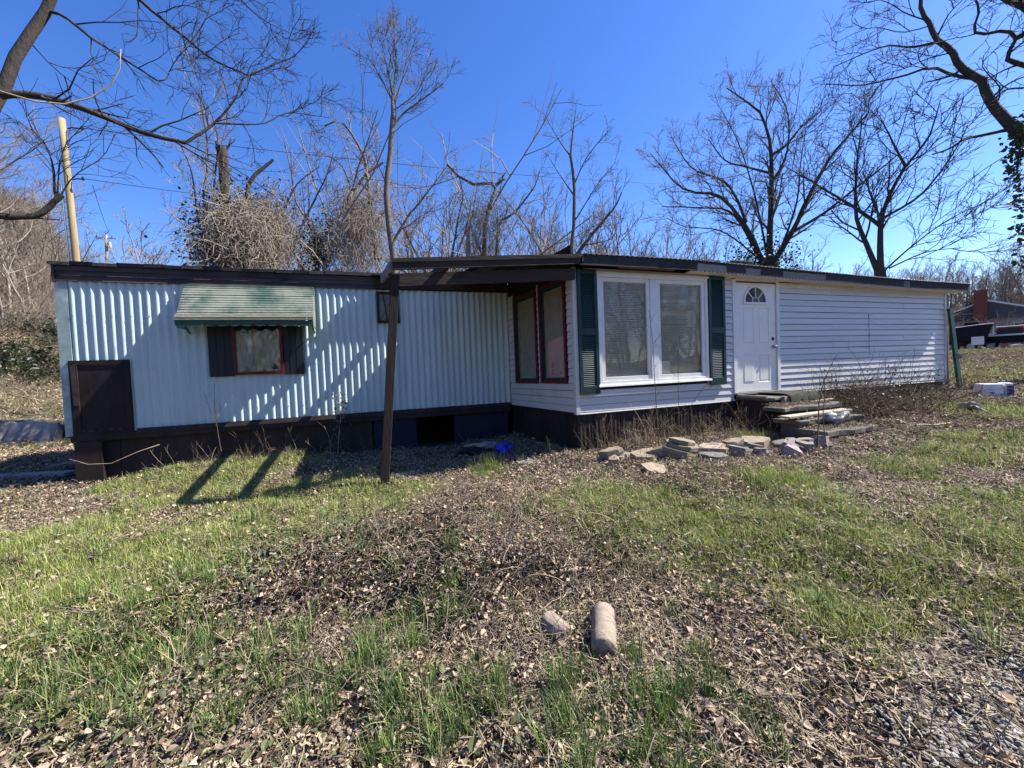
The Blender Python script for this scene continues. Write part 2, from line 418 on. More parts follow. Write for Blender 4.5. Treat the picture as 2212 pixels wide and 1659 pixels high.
for zz in (1.06, 1.78, 2.60):
    for i in range(30):
        xx = -4.44 + .058 + .232 * i
        if xx < 2.45 and not (-4.5 < xx < -3.7 and zz < 1.95) and not (-2.75 < xx < -1.28 and 1.6 < zz < 2.5): sc_.tube([(xx, Y1 - .028, zz), (xx, Y1 - .036, zz), (xx, Y1 - .039, zz)], [.009, .009, .004], 6)
kind(sc_.build('screws', 'steel', H), 'stuff')
# wall core so that no light passes
MB().box((HX0 + .02, Y1 + .012, 0.80), (2.6, Y1 + .06, 3.3)).build('wall_core', 'dark_interior', H)
MB().prism([(-.09, -.028, 0), (.055, -.028, 0), (.055, -.002, 0), (-.06, .0, 0), (-.09, .12, 0)], (-4.48, Y1, 0.79), (-4.48, Y1, 3.13)).build('corner_trim', 'metal_trim', H)
# --- brown fascia in three stepped runs, jointed twice
for r, (za, zb, out) in enumerate(((3.118, 3.196, .030), (3.197, 3.268, .034), (3.269, 3.345, .038))):
    for x0, x1 in ((-4.545, -3.49), (-3.486, -1.2), (-1.197, 0.18), (0.183, 2.49)):
        dz = 0.010 * math.sin(x0 * 3 + r)
        MB().prism([(0, -out - .016, za), (0, -out, zb - .018), (0, -out - .002, zb), (0, 0, zb), (0, 0, za)], (x0, Y1, 0), (x1, Y1, dz * .4)).build('fascia_board', 'brown_metal', H)
MB().box((-4.575, Y1 - .055, 3.10), (-4.546, Y1 + .3, 3.40)).build('fascia_end_cap', 'brown_metal', H)
rr = random.Random(4)
x = -4.60
while x < 0.1:                                            # ragged shingle lip along the roof edge
    w_ = rr.uniform(.22, .34)
    MB().prism([(0, -.075 + rr.uniform(-.01, .01), 3.352 + rr.uniform(-.006, .004)), (0, .45, 3.395), (0, .45, 3.425), (0, -.078, 3.40 + rr.uniform(-.006, .012))], (x, Y1, 0), (x + w_ - .004, Y1, rr.uniform(-.006, .006))).build('roof_shingle', 'dark_shingle', H)
    x += w_
MB().prism([(0, -.07, 3.352), (0, .4, 3.40), (0, .4, 3.43), (0, -.07, 3.41)], (-0.9, Y1 - .012, 0.006), (1.6, Y1 - .012, 0.0)).build('edge_flashing', 'brown_metal', H)
# --- body behind: roof, back wall, ends
mb = MB(); prof = [(0, Y1 + .2, 3.38), (0, 8.4, 3.47), (0, 9.4, 3.50), (0, 10.4, 3.45), (0, 11.2, 3.36), (0, 11.2, 3.32), (0, Y1 + .2, 3.34)]
mb.prism(prof, (-4.58, 0, 0), (12.8, 0, -0.1)); mb.build('roof_sheet', 'dark_shingle', H)
MB().box((HX0, 11.1, .75), (HX1, 11.16, 3.33)).build('back_wall', 'metal_wall', H)
MB().box((HX0, Y1 + .062, .78), (HX0 + .04, 11.099, 3.33)).build('end_wall', 'metal_wall', H)
MB().box((HX1 - .04, Y0 + .08, .9), (HX1, 11.099, 3.22)).build('end_wall', 'vinyl', H)
MB().box((HX0 + .05, Y1 + .07, .74), (HX1 - .05, 11.09, .80)).build('floor_deck', 'dark_interior', H)
MB().box((2.9, Y0 + .1, .82), (HX1 - .05, Y1 + .06, .88)).build('floor_deck', 'dark_interior', H)

# --- access panel at the left end
ap = MB()
for a, b in (((-4.47, .79), (-4.37, 1.93)), ((-3.82, .79), (-3.755, 1.93)), ((-4.369, 1.855), (-3.821, 1.93)), ((-4.369, .79), (-3.821, .86))):
    ap.box((a[0], Y1 - .05, a[1]), (b[0], Y1 + .005, b[1]))
apo = ap.build('access_hatch', 'skirt_brown', H, bevel=.004)
MB().prism([(-.27, 0.0, 0), (.275, 0, 0), (.275, .02, 0), (-.27, .02, 0)], (-4.095, Y1 - .034, .865), (-4.10, Y1 - .036, 1.85)).build('hatch_door', 'skirt_brown', apo)
MB().prism([(-.03, -.02, 0), (.03, -.02, 0), (.02, .0, 0), (-.03, .0, 0)], (-4.395, Y1 - .05, 1.25), (-4.41, Y1 - .05, 1.86)).build('jamb_strip', 'brown_metal', apo)

# --- window with flat dark side panels, maroon frame
def rect_frame(x0, x1, z0, z1, wd, ya, yb):
    mb = MB(); mb.box((x0, ya, z0), (x0 + wd, yb, z1)); mb.box((x1 - wd, ya, z0), (x1, yb, z1))
    mb.box((x0 + wd, ya + .001, z1 - wd), (x1 - wd, yb, z1)); mb.box((x0 + wd, ya + .001, z0), (x1 - wd, yb, z0 + wd)); return mb
w1 = rect_frame(-2.36, -1.625, 1.63, 2.50, .045, Y1 - .085, Y1 - .005).build('window', 'maroon', H, bevel=.003)
MB().box((-2.314, Y1 - .064, 1.676), (-1.671, Y1 - .060, 2.454)).build('pane', 'dull_glass', w1)
cu = MB(); n = 40
for i in range(n + 1):                                   # curtain with a scalloped top edge
    x = -2.31 + .635 * i / n
    zt = 2.37 - .02 * abs(math.sin(i / n * math.pi * 7)) - .03
    cu.v += [(x, Y1 - .046 - .006 * math.sin(i * 1.3), 1.68), (x, Y1 - .046 - .006 * math.sin(i * 1.3 + .4), zt)]
for i in range(n): cu.f.append((2 * i, 2 * i + 2, 2 * i + 3, 2 * i + 1))
cu.build('curtain', 'curtain', w1, True)
MB().box((-2.31, Y1 - .037, 1.68), (-1.672, Y1 - .034, 2.45)).build('pane_backing', 'dark_interior', w1)  # near-black sheet in place of the unlit room
dec = MB(); c = (-1.755, 1.765)                            # round sticker with a black sitting cat
for i in range(28):
    a, b = 2 * math.pi * i / 28, 2 * math.pi * (i + 1) / 28
    dec.add([(c[0] + r_ * math.cos(t_), Y1 - .0665, c[1] + r_ * math.sin(t_)) for r_, t_ in ((.072, a), (.072, b), (.079, b), (.079, a))], [(0, 1, 2, 3)])
dec.build('sticker_ring', 'grey_plastic', w1)
cat = MB(); shp = [(-.042, -.055), (.030, -.055), (.042, -.045), (.036, -.02), (.016, .004), (.008, .02), (.012, .036), (.004, .030), (-.008, .032), (-.014, .040), (-.016, .024), (-.022, .012), (-.016, -.002), (-.026, -.02), (-.046, -.04)]
cat.add([(c[0] + a, Y1 - .0668, c[1] + b) for a, b in shp], [tuple(range(len(shp)))])
cat.build('sticker_figure', 'black_paint', w1)
for x0, x1 in ((-2.705, -2.365), (-1.62, -1.315)):
    p_ = MB().box((x0, Y1 - .055, 1.612), (x1, Y1 - .012, 2.44)).build('window_side_panel', 'black_paint', H, bevel=.004)
    for k in range(1, 3):
        xx = x0 + (x1 - x0) * k / 3
        MB().box((xx - .004, Y1 - .060, 1.62), (xx + .004, Y1 - .0553, 2.43)).build('batten', 'navy_panel', p_)
# --- small window by the post
w2 = rect_frame(-.06, .33, 2.50, 3.075, .04, Y1 - .07, Y1 - .005).build('window', 'wood_dark', H)
MB().box((-.019, Y1 - .052, 2.541), (.289, Y1 - .048, 3.034)).build('pane', 'window_glass', w2)
MB().box((-.019, Y1 - .040, 2.541), (.289, Y1 - .036, 3.034)).build('pane_backing', 'brown_shade', w2)

# --- awning
AW = MB()
ax0, ax1, aw_top = -2.97, -1.10, 3.10
tipL = onX((380, 676), -2.99); tipR = onX((677, 686), -1.08)
py, pz = (tipL[1] + tipR[1]) / 2, (tipL[2] + tipR[2]) / 2
NS = 12
aw = MB().bar((ax0, Y1 - .045, aw_top), (ax1, Y1 - .045, aw_top + .01), .05, .03).build('awning', 'awning_green', H)
def awp(t_, dz=0.0):
    return Y1 - .05 + (py - Y1 + .05) * t_, aw_top + (pz - aw_top) * t_ + dz
for i in range(NS):
    (ya, za), (yb, zb) = awp(i / NS), awp((i + 1.25) / NS)
    sag = rr.uniform(-.003, .003)
    MB().prism([(0, ya, za), (0, yb, zb + .017), (0, yb + .002, zb + .010), (0, ya, za - .006)], (ax0 - .01 * i / NS, 0, sag), (ax1 + .01 * i / NS, 0, .012 + sag)).build('awning_slat', 'awning_green', aw)
MB().prism([(0, py - .012, pz + .016), (0, py - .055, pz - .045), (0, py - .045, pz - .055), (0, py + .02, pz - .01)], (ax0 - .02, 0, 0), (ax1 + .02, 0, .015)).build('front_lip', 'awning_edge', aw)
MB().prism([(0, py - .052, pz - .062), (0, py - .058, pz - .085), (0, py - .03, pz - .09), (0, py - .03, pz - .06)], (ax0 - .02, 0, 0), (ax1 + .02, 0, .015)).build('front_lip', 'awning_edge', aw)
va = MB(); n = 132
for i in range(n + 1):
    x = ax0 - .02 + (ax1 - ax0 + .04) * i / n
    s_ = abs(math.sin(i / n * math.pi * 11)) ** .6
    zb = pz - .135 - .045 * s_ - (.03 if x < -2.75 and i % 3 else 0)
    for y_ in (py - .045, py - .040):
        va.v += [(x, y_, pz - .088), (x, y_, zb)]
for i in range(n):
    a = 4 * i; va.f += [(a, a + 1, a + 5, a + 4), (a + 2, a + 6, a + 7, a + 3), (a + 1, a + 3, a + 7, a + 5)]
va.build('valance', 'valance_green', aw)
for xs_, sgn in ((ax0 - .005, -1), (ax1 + .005, 1)):       # stepped end slats
    for i in range(NS):
        (ya, za), (yb, zb) = awp(i / NS), awp((i + 1) / NS)
        low = max(pz - .16, za - .10)
        MB().add([(xs_, ya, za), (xs_, yb, zb), (xs_, yb, pz - .17 - .03 * (i % 2)), (xs_, ya, pz - .17 - .03 * (i % 2)) if i > 2 else (xs_, ya, za - .12 * i - .02),
                  (xs_ + .006 * sgn, ya, za), (xs_ + .006 * sgn, yb, zb), (xs_ + .006 * sgn, yb, pz - .17 - .03 * (i % 2)), (xs_ + .006 * sgn, ya, pz - .17 - .03 * (i % 2)) if i > 2 else (xs_ + .006 * sgn, ya, za - .12 * i - .02)],
                 [(0, 1, 2, 3), (7, 6, 5, 4), (0, 4, 5, 1), (1, 5, 6, 2), (2, 6, 7, 3), (3, 7, 4, 0)]).build('awning_end_slat', 'awning_green', aw)
    MB().bar((xs_ - sgn * .03, py, pz - .06), (xs_ - sgn * .03, Y1 - .03, pz - .25), .02, .02).build('awning_bracket', 'valance_green', aw)

# --- dark skirting below the corrugated wall
MB().box((-4.50, Y1 - .055, .70), (2.46, Y1 + .01, .795)).build('sill_board', 'skirt_brown', H)
MB().prism([(0, -.06, 0), (0, .0, 0), (0, .0, .075), (0, -.045, .075)], (-3.7, Y1 - .012, .775), (2.44, Y1 - .012, .80)).build('sill_trim', 'skirt_brown', H)
xs_ = [-4.46, -3.95, -3.1, -2.2, -1.2, -.25]
for i in range(len(xs_) - 1):
    MB().prism([(0, -.015, 0), (0, .015, 0), (0, .055, .72), (0, .03, .72)], (xs_[i], Y1 - .01 + .01 * (i % 2), -.02), (xs_[i + 1] - .006, Y1 - .01 + .01 * (i % 2), -.02)).build('skirting_panel', 'skirt_brown', H)
for x0, x1 in ((-.23, .55), (1.28, 2.42)):
    MB().box((x0, Y1 + .04, -.1), (x1, Y1 + .07, .70)).build('skirting_panel', 'navy_panel', H)
MB().prism([(-.16, 0, 0), (.16, 0, 0), (.16, .14, 0), (-.16, .14, 0)], (-4.28, Y1 - .1, .0), (-4.28, Y1 - .1, .70)).build('support_pier', 'skirt_brown', H)
MB().add([(-2.0, Y1 - .035, .08), (-1.55, Y1 - .035, .10), (-1.62, Y1 - .03, .36), (-1.92, Y1 - .03, .36), (-2.0, Y1 - .02, .08), (-1.55, Y1 - .02, .10), (-1.62, Y1 - .015, .36), (-1.92, Y1 - .015, .36)],
         [(0, 1, 2, 3), (7, 6, 5, 4), (0, 4, 5, 1), (1, 5, 6, 2), (2, 6, 7, 3), (3, 7, 4, 0)]).build('skirting_patch', 'brown_metal', H)

# --- white siding on the front and on the side of the bump-out
ROW = 0.1165
def plank(p, q_, nrm, z, m='vinyl', h=ROW):
    """one siding course from p to q (xy), facing nrm, its lower edge at z"""
    nx_, ny_ = nrm
    prof = [(0.020, z + .006), (0.021, z + .016), (0.007, z + h - .006), (0.002, z + h), (-.004, z + h), (-.004, z + .006)]
    ja, jb = random.uniform(-.0025, .0025), random.uniform(-.0025, .0025)       # old courses are never quite straight
    mb = MB().prism([(d * nx_, d * ny_, zz) for d, zz in prof], (p[0], p[1], ja), (q_[0], q_[1], jb))
    return mb.build('siding_plank', m, H)
win = (3.215, 5.40, 1.235, 2.985)
zb0 = 0.812
k = 0
while zb0 + ROW * k < 3.0:
    z = zb0 + ROW * k; zt = z + ROW
    h = min(ROW, 3.06 - z)
    if zt < win[2] + .02 or z > win[3] - .01: plank((2.845, Y0), (5.985, Y0), (0, -1), z, h=h)
    else:
        plank((2.845, Y0), (win[0] - .004, Y0), (0, -1), z, h=h); plank((win[1] + .004, Y0), (5.985, Y0), (0, -1), z, h=h)
    k += 1
k = 0
while 0.915 + ROW * k < 2.93:
    z = 0.915 + ROW * k
    j = 9.72 if k % 3 == 0 else (8.6 if k % 3 == 1 else 10.9)      # overlapping joints
    plank((7.135, Y0), (j, Y0), (0, -1), z, h=min(ROW, 2.98 - z)); plank((j - .02, Y0 - .0025), (12.38, Y0 - .0025), (0, -1), z, h=min(ROW, 2.98 - z))
    k += 1
A2 = np.array([2.81, Y0 + .03]); B2 = np.array([2.50, Y1 - .03]); dS = (B2 - A2); LS = np.linalg.norm(dS); dS = dS / LS
nS = np.array([-dS[1], dS[0]])
if nS[0] > 0: nS = -nS
def sp(s_): return A2 + dS * s_
sw_a, sw_b = (.17, .985), (1.085, 1.975)                      # two side windows, measured along the wall from the front corner
k = 0
while 0.815 + ROW * k < 3.02:
    z = 0.815 + ROW * k; zt = z + ROW; h = min(ROW, 3.09 - z)
    if zt < 1.295 or z > 2.955: plank(sp(.02), sp(LS), nS, z, h=h)
    else:
        plank(sp(.02), sp(sw_a[0] - .03), nS, z, h=h); plank(sp(sw_a[1] + .03), sp(sw_b[0] - .03), nS, z, h=h); plank(sp(sw_b[1] + .03), sp(LS), nS, z, h=h)
    k += 1
# wall bodies behind the siding, with real openings at the windows and the door
def wallbox(x0, x1, z0, z1): MB().box((x0, Y0 + .006, z0), (x1, Y0 + .05, z1)).build('wall_core', 'dark_interior', H)  # near-black core shows between courses as their painted shadow line
wallbox(2.83, win[0] - .002, .815, 3.05); wallbox(win[1] + .002, 6.03, .815, 3.05); wallbox(win[0] - .001, win[1] + .001, .815, win[2] + .02); wallbox(win[0] - .001, win[1] + .001, win[3] - .02, 3.05)
wallbox(7.07, 12.42, .905, 3.0); wallbox(6.031, 7.069, 2.99, 3.05)
def side_box(s0, s1, z0, z1, d0, d1, name, m, parent):
    a, b = sp(s0), sp(s1)
    return MB().prism([(nS[0] * d0, nS[1] * d0, z0), (nS[0] * d1, nS[1] * d1, z0), (nS[0] * d1, nS[1] * d1, z1), (nS[0] * d0, nS[1] * d0, z1)], (a[0], a[1], 0), (b[0], b[1], 0)).build(name, m, parent)
side_box(.0, sw_a[0], .815, 3.08, -.05, -.006, 'wall_core', 'dark_interior', H); side_box(sw_a[1], sw_b[0], .815, 3.08, -.05, -.006, 'wall_core', 'dark_interior', H)
side_box(sw_b[1], LS, .815, 3.08, -.05, -.006, 'wall_core', 'dark_interior', H); side_box(sw_a[0], sw_b[1], .815, 1.30, -.05, -.0065, 'wall_core', 'dark_interior', H); side_box(sw_a[0], sw_b[1], 2.93, 3.08, -.05, -.0065, 'wall_core', 'dark_interior', H)
side_box(.0, LS, 3.081, 3.42, -.05, -.01, 'wall_core', 'dark_interior', H)  # added panel, closes the bright sky gap above the side wall
# trims
MB().prism([(-.02, -.028, 0), (.045, -.028, 0), (.045, .0, 0), (.004, .0, 0), (.004, .05, 0), (-.02, .055, 0)], (2.815, Y0, .795), (2.815, Y0, 3.06)).build('corner_post', 'vinyl', H)
MB().box((12.37, Y0 - .03, .905), (12.44, Y0 + .08, 2.98)).build('corner_post', 'vinyl', H)
MB().prism([(0, -.020, 0), (0, -.006, 0), (0, -.006, -.025), (0, -.026, -.018)], (2.80, Y0, .812), (6.0, Y0, .835)).build('starter_strip', 'vinyl', H)
MB().prism([(0, -.020, 0), (0, -.006, 0), (0, -.006, -.025), (0, -.026, -.018)], (7.14, Y0, .912), (12.42, Y0, .905)).build('starter_strip', 'vinyl', H)
MB().box((7.13, Y0 - .022, 2.885), (12.37, Y0 - .001, 2.975)).build('frieze_board', 'vinyl_cream', H)
MB().box((3.0, Y0 - .022, 3.00), (5.98, Y0 - .019, 3.058)).build('frieze_board', 'vinyl_cream', H)

# --- big double window
def blinds(x0, x1, z0, z1, y_, m, parent, rnd, gap=.027, skip=(), sag=.0, sides=None):
    mb = MB(); z = z1; i = 0
    while z > z0:
        if i not in skip:
            t_ = rnd.uniform(-.0015, .0015); tl = rnd.uniform(.35, .62)
            h_ = gap * .62; d_ = .006; tl = tl * .3 + .62
            n_ = 6
            for s_ in range(n_):
                xa = x0 + (x1 - x0) * s_ / n_; xb = x0 + (x1 - x0) * (s_ + 1) / n_
                def zz(xv):
                    u = (xv - x0) / (x1 - x0); return z + t_ * (1 - 2 * u) - sag * math.sin(u * math.pi) * (1 + .4 * math.sin(i * .9))
                mb.add([(xa, y_ - d_, zz(xa) - h_ * tl * 1.6), (xb, y_ - d_, zz(xb) - h_ * tl * 1.6), (xb, y_ + d_, zz(xb)), (xa, y_ + d_, zz(xa))], [(0, 1, 2, 3)])
        z -= gap; i += 1
    o = mb.build('blind_slats', m, parent); kind(o, 'stuff'); return o
bigf = rect_frame(win[0], win[1], win[2], win[3], .055, Y0 - .045, Y0 + .03)
bigf.box((4.205, Y0 - .040, win[2] + .056), (4.345, Y0 + .03, win[3] - .056))
big = bigf.build('double_window', 'white_trim', H, bevel=.004)
MB().prism([(0, -.075, 0), (0, -.07, .03), (0, -.0455, .035), (0, -.0455, -.005)], (win[0] - .03, Y0, win[2] - .03), (win[1] + .03, Y0, win[2] - .022)).build('sill', 'white_trim', big)
MB().prism([(0, -.065, 0), (0, -.06, .03), (0, -.0455, .03), (0, -.0455, -.003)], (win[0] - .02, Y0, win[3] - .005), (win[1] + .02, Y0, win[3] - .003)).build('head_trim', 'white_trim', big)
for x0, x1 in ((3.272, 4.203), (4.347, 5.343)):
    rect_frame(x0, x1, win[2] + .058, win[3] - .058, .062, Y0 - .028, Y0 + .02).build('sash', 'white_trim', big, bevel=.003)
MB().box((3.335, Y0 - .004, 1.356), (4.14, Y0, 2.864)).build('pane', 'window_glass', big)
MB().box((4.41, Y0 - .004, 1.356), (5.28, Y0, 2.864)).build('pane', 'window_glass', big)
rb = random.Random(9)
blinds(3.34, 4.135, 1.37, 2.86, Y0 + .028, 'blind', big, rb, .0275, sag=.010)
blinds(4.42, 5.19, 1.52, 2.86, Y0 + .030, 'blind', big, rb, .0275, skip=(8, 9, 15, 16, 17, 24), sag=.005)
MB().bar((3.34, Y0 + .028, 2.862), (4.135, Y0 + .028, 2.862), .03, .028).build('blind_rail', 'blind', big)
MB().bar((4.42, Y0 + .03, 2.862), (5.19, Y0 + .03, 2.862), .03, .028).build('blind_rail', 'blind', big)
MB().box((4.44, Y0 + .016, 1.37), (4.62, Y0 + .018, 1.58)).build('paper_note', 'white_plastic', big)
MB().box((4.62, Y0 + .05, 1.36), (5.24, Y0 + .052, 1.80)).build('paper_shade', 'curtain', big)
MB().box((3.3, Y0 + .046, 1.30), (4.17, Y0 + .048, 2.93)).build('slat_backing', 'curtain', big)  # added pale sheets so the gaps between slats don't go black
MB().box((4.38, Y0 + .056, 1.30), (5.31, Y0 + .058, 2.93)).build('slat_backing', 'curtain', big)
MB().box((3.22, Y0 + .16, 1.24), (5.39, Y0 + .17, 2.98)).build('dark_backing', 'dark_interior', big)  # near-black panel painted for the unlit room
# --- louvred shutters
def shutter(x0, x1, z0, z1, tilt=0.0):
    y_ = Y0 - .03
    o = MB().box((x0, y_ - .03, z0), (x0 + .055, y_, z1)).box((x1 - .055, y_ - .03, z0), (x1, y_, z1)).box((x0 + .055, y_ - .029, z1 - .07), (x1 - .055, y_, z1)) \
        .box((x0 + .055, y_ - .029, z0), (x1 - .055, y_, z0 + .13)).box((x0 + .055, y_ - .029, (z0 + z1) / 2 - .05), (x1 - .055, y_, (z0 + z1) / 2 + .05)).build('shutter', 'shutter_green', H, bevel=.003)
    lv = MB()
    for a, b in ((z0 + .132, (z0 + z1) / 2 - .052), ((z0 + z1) / 2 + .052, z1 - .072)):
        z = a
        while z < b - .015:
            lv.prism([(0, -.024, 0), (0, -.020, -.003), (0, -.002, .028), (0, -.006, .031)], (x0 + .056, y_, z), (x1 - .056, y_, z)); z += .0295
    kind(lv.build('louvres', 'shutter_green', o), 'stuff')
    MB().box((x0 + .056, y_ - .0015, z0 + .131), (x1 - .056, y_ - .0005, z1 - .071)).build('shutter_back', 'shutter_green', o)
shutter(2.862, 3.208, 1.10, 3.035)
shutter(5.41, 5.775, 1.13, 3.035)

# --- front door
df = MB().box((5.985, Y0 - .03, .93), (6.06, Y0 + .07, 3.0)).box((7.06, Y0 - .03, .93), (7.13, Y0 + .07, 3.0)).box((6.061, Y0 - .029, 2.975), (7.059, Y0 + .07, 3.04)).build('door_frame', 'white_trim', H, bevel=.003)
MB().box((6.061, Y0 - .012, 2.952), (7.059, Y0 + .03, 2.9748)).build('head_strip', 'maroon', df)
MB().box((6.0, Y0 - .07, .92), (7.11, Y0 + .06, .955)).build('threshold', 'wood_grey', df)
def door():
    bm = bmesh.new(); y_ = Y0 - .004
    xs = [6.065, 6.235, 6.50, 6.615, 6.88, 7.05]; zs = [.965, 1.13, 1.63, 1.83, 2.50, 2.95]
    grid = [[bm.verts.new((x, y_, z)) for z in zs] for x in xs]; pan = []
    for i in range(5):
        for j in range(5):
            f_ = bm.faces.new((grid[i][j], grid[i + 1][j], grid[i + 1][j + 1], grid[i][j + 1]))
            if i in (1, 3) and j in (1, 3): pan.append(f_)
    for f_ in pan:
        r_ = bmesh.ops.inset_region(bm, faces=[f_], thickness=.018, depth=-.010)
        r_ = bmesh.ops.inset_region(bm, faces=[f_], thickness=.016, depth=0.0)
        r_ = bmesh.ops.inset_region(bm, faces=[f_], thickness=.016, depth=.007)
    me = bpy.data.meshes.new('door'); bm.to_mesh(me); bm.free(); me.materials.append(MATS['door_white'])
    d = put('door', me, H); s_ = d.modifiers.new('solid', 'SOLIDIFY'); s_.thickness = .035; s_.offset = -1
    return d
door_o = door()
fc = (6.545, 2.60); fr_ = .255
fan = MB(); n = 24
for i in range(n):                                         # raised half-round surround
    a, b = math.pi * i / n, math.pi * (i + 1) / n
    for (r0, r1, ya, yb) in ((fr_, fr_ + .035, Y0 - .024, Y0 - .0045),):
        pts = [(fc[0] + r_ * math.cos(t_), y_, fc[1] + r_ * math.sin(t_) * 1.06) for y_ in (ya, yb) for r_, t_ in ((r0, a), (r1, a), (r1, b), (r0, b))]
        fan.add(pts, [(0, 1, 2, 3), (1, 5, 6, 2), (0, 3, 7, 4)])
fan.box((fc[0] - fr_ - .035, Y0 - .024, fc[1] - .038), (fc[0] + fr_ + .035, Y0 - .0045, fc[1] - .0005))
fan.build('fanlight_surround', 'door_white', door_o)
gl_ = MB(); pts = [(fc[0] + fr_ * math.cos(math.pi * i / n), Y0 - .010, fc[1] + 1.06 * fr_ * math.sin(math.pi * i / n)) for i in range(n + 1)]
gl_.add(pts, [tuple(range(n + 1))]); gl_.build('fanlight_pane', 'window_glass', door_o)
gl_ = MB(); gl_.add([(p[0], Y0 - .0052, p[2]) for p in pts], [tuple(range(n + 1))]); gl_.build('fanlight_dark', 'dark_interior', door_o)  # near-black half-round painted for the unlit room
for a in (45, 90, 135):
    t_ = rad(a); r0 = .085
    MB().bar((fc[0] + r0 * math.cos(t_), Y0 - .016, fc[1] + r0 * math.sin(t_)), (fc[0] + fr_ * math.cos(t_), Y0 - .016, fc[1] + 1.06 * fr_ * math.sin(t_)), .016, .010, (0, -1, 0)).build('muntin', 'door_white', door_o)
arc = MB(); arc.tube([(fc[0] + .085 * math.cos(math.pi * i / 12), Y0 - .016, fc[1] + .085 * math.sin(math.pi * i / 12)) for i in range(13)], .008, 5); arc.build('muntin', 'door_white', door_o)
MB().tube([(6.975, Y0 - .004, 1.775), (6.975, Y0 - .012, 1.775), (6.975, Y0 - .02, 1.775), (6.975, Y0 - .035, 1.775), (6.975, Y0 - .05, 1.775), (6.975, Y0 - .07, 1.775), (6.975, Y0 - .078, 1.775)], [.034, .034, .014, .014, .028, .03, .016], 12).build('door_knob', 'steel', door_o, True)
MB().tube([(6.968, Y0 - .004, 1.925), (6.968, Y0 - .020, 1.925), (6.968, Y0 - .026, 1.925)], [.03, .028, .018], 12).build('deadbolt', 'black_paint', door_o, True)
MB().tube([(6.545, Y0 - .004, 2.52), (6.545, Y0 - .010, 2.52)], [.010, .008], 8).build('peephole', 'steel', door_o)

# --- side windows of the bump-out
def side_window(s0, s1, z0, z1, pink=False):
    wd = .055
    o_ = None
    for i, (a, b, c_, d_) in enumerate(((s0, s0 + wd, z0, z1), (s1 - wd, s1, z0, z1), (s0 + wd, s1 - wd, z1 - wd, z1), (s0 + wd, s1 - wd, z0, z0 + wd))):
        if o_ is None: o_ = side_box(a, b, c_, d_, -.03, .032, 'window', 'maroon', H)
        else: side_box(a, b, c_, d_, -.03, .031, 'frame_rail', 'maroon', o_)
    a, b, c_, d_ = s0 + wd, s1 - wd, z0 + wd, z1 - wd
    for (p_, q_, u, v) in ((a, a + .03, c_, d_), (b - .03, b, c_, d_), (a + .03, b - .03, d_ - .05, d_), (a + .03, b - .03, c_, c_ + .04)):
        side_box(p_, q_, u, v, -.03, .012, 'sash', 'green_sash', o_)
    side_box(a + .031, b - .031, c_ + .041, d_ - .051, -.006, -.003, 'pane', 'window_glass', o_)
    mb = MB(); z = d_ - .08; i = 0
    while z > c_ + .05:
        p_, q_ = sp(a + .035), sp(b - .035); wob = .002 * math.sin(i)
        tl = .0225
        mb.add([(p_[0] - nS[0] * .03, p_[1] - nS[1] * .03, z - tl + wob), (q_[0] - nS[0] * .03, q_[1] - nS[1] * .03, z - tl - wob), (q_[0] - nS[0] * .046, q_[1] - nS[1] * .046, z), (p_[0] - nS[0] * .046, p_[1] - nS[1] * .046, z)], [(0, 1, 2, 3)])
        z -= .0275; i += 1
    kind(mb.build('blind_slats', 'blind', o_), 'stuff')
    side_box(a + .005, b - .005, c_ + .005, d_ - .005, -.062, -.058, 'slat_backing', 'curtain', o_)  # added backing, keeps the slat gaps from reading black
    side_box(a - .05, b + .05, c_ - .05, d_ + .05, -.17, -.16, 'dark_backing', 'dark_interior', o_)  # dark panel standing in for the unlit room
    if pink:
        p_, q_ = sp(a + .06), sp(b - .16)
        V = [(p_[0] - nS[0] * .012, p_[1] - nS[1] * .012, c_ + .045), (q_[0] - nS[0] * .012, q_[1] - nS[1] * .012, c_ + .045), (q_[0] - nS[0] * .020, q_[1] - nS[1] * .020, c_ + .66), (p_[0] - nS[0] * .020, p_[1] - nS[1] * .020, c_ + .72)]
        V2 = [(x - nS[0] * .008, y - nS[1] * .008, z) for x, y, z in V]
        pk = MB().add(V + V2, [(0, 1, 2, 3), (7, 6, 5, 4), (0, 4, 5, 1), (1, 5, 6, 2), (2, 6, 7, 3), (3, 7, 4, 0)]).build('foam_board', 'pink_foam', o_)
        return o_, pk
    return o_, None
side_window(sw_b[0], sw_b[1], 1.268, 2.955)
w3, pk = side_window(sw_a[0], sw_a[1], 1.275, 2.965, True)
# printed marks on the foam board, as far as they can be read: a rotated D, o and dots
def pmark(s_, z, shape):
    base_ = sp(s_); mb = MB()
    for (a0, b0, a1, b1) in shape:
        P0 = [base_[0] + dS[0] * a - nS[0] * .0112 * 1.0 for a in (a0, a1)]
        for (a, b, c_, d_) in [(a0, b0, a1, b1)]:
            q4 = []
            for (u, v) in ((a, b), (c_, b), (c_, d_), (a, d_)):
                q4.append((base_[0] + dS[0] * u - nS[0] * .0102, base_[1] + dS[1] * u - nS[1] * .0102, z + v))
            mb.add(q4, [(0, 1, 2, 3)])
    mb.build('printed_letter', 'pink_ink', w3)
Dm = [(0, 0, .012, .07), (.05, .012, .062, .058), (.012, 0, .05, .012), (.012, .058, .05, .07)]
Um = [(0, 0, .01, .045), (.045, 0, .055, .045), (.01, 0, .045, .009)]
pmark(.60, 1.55, Dm); pmark(.603, 1.48, Um); pmark(.603, 1.42, Um); pmark(.36, 1.43, Um)

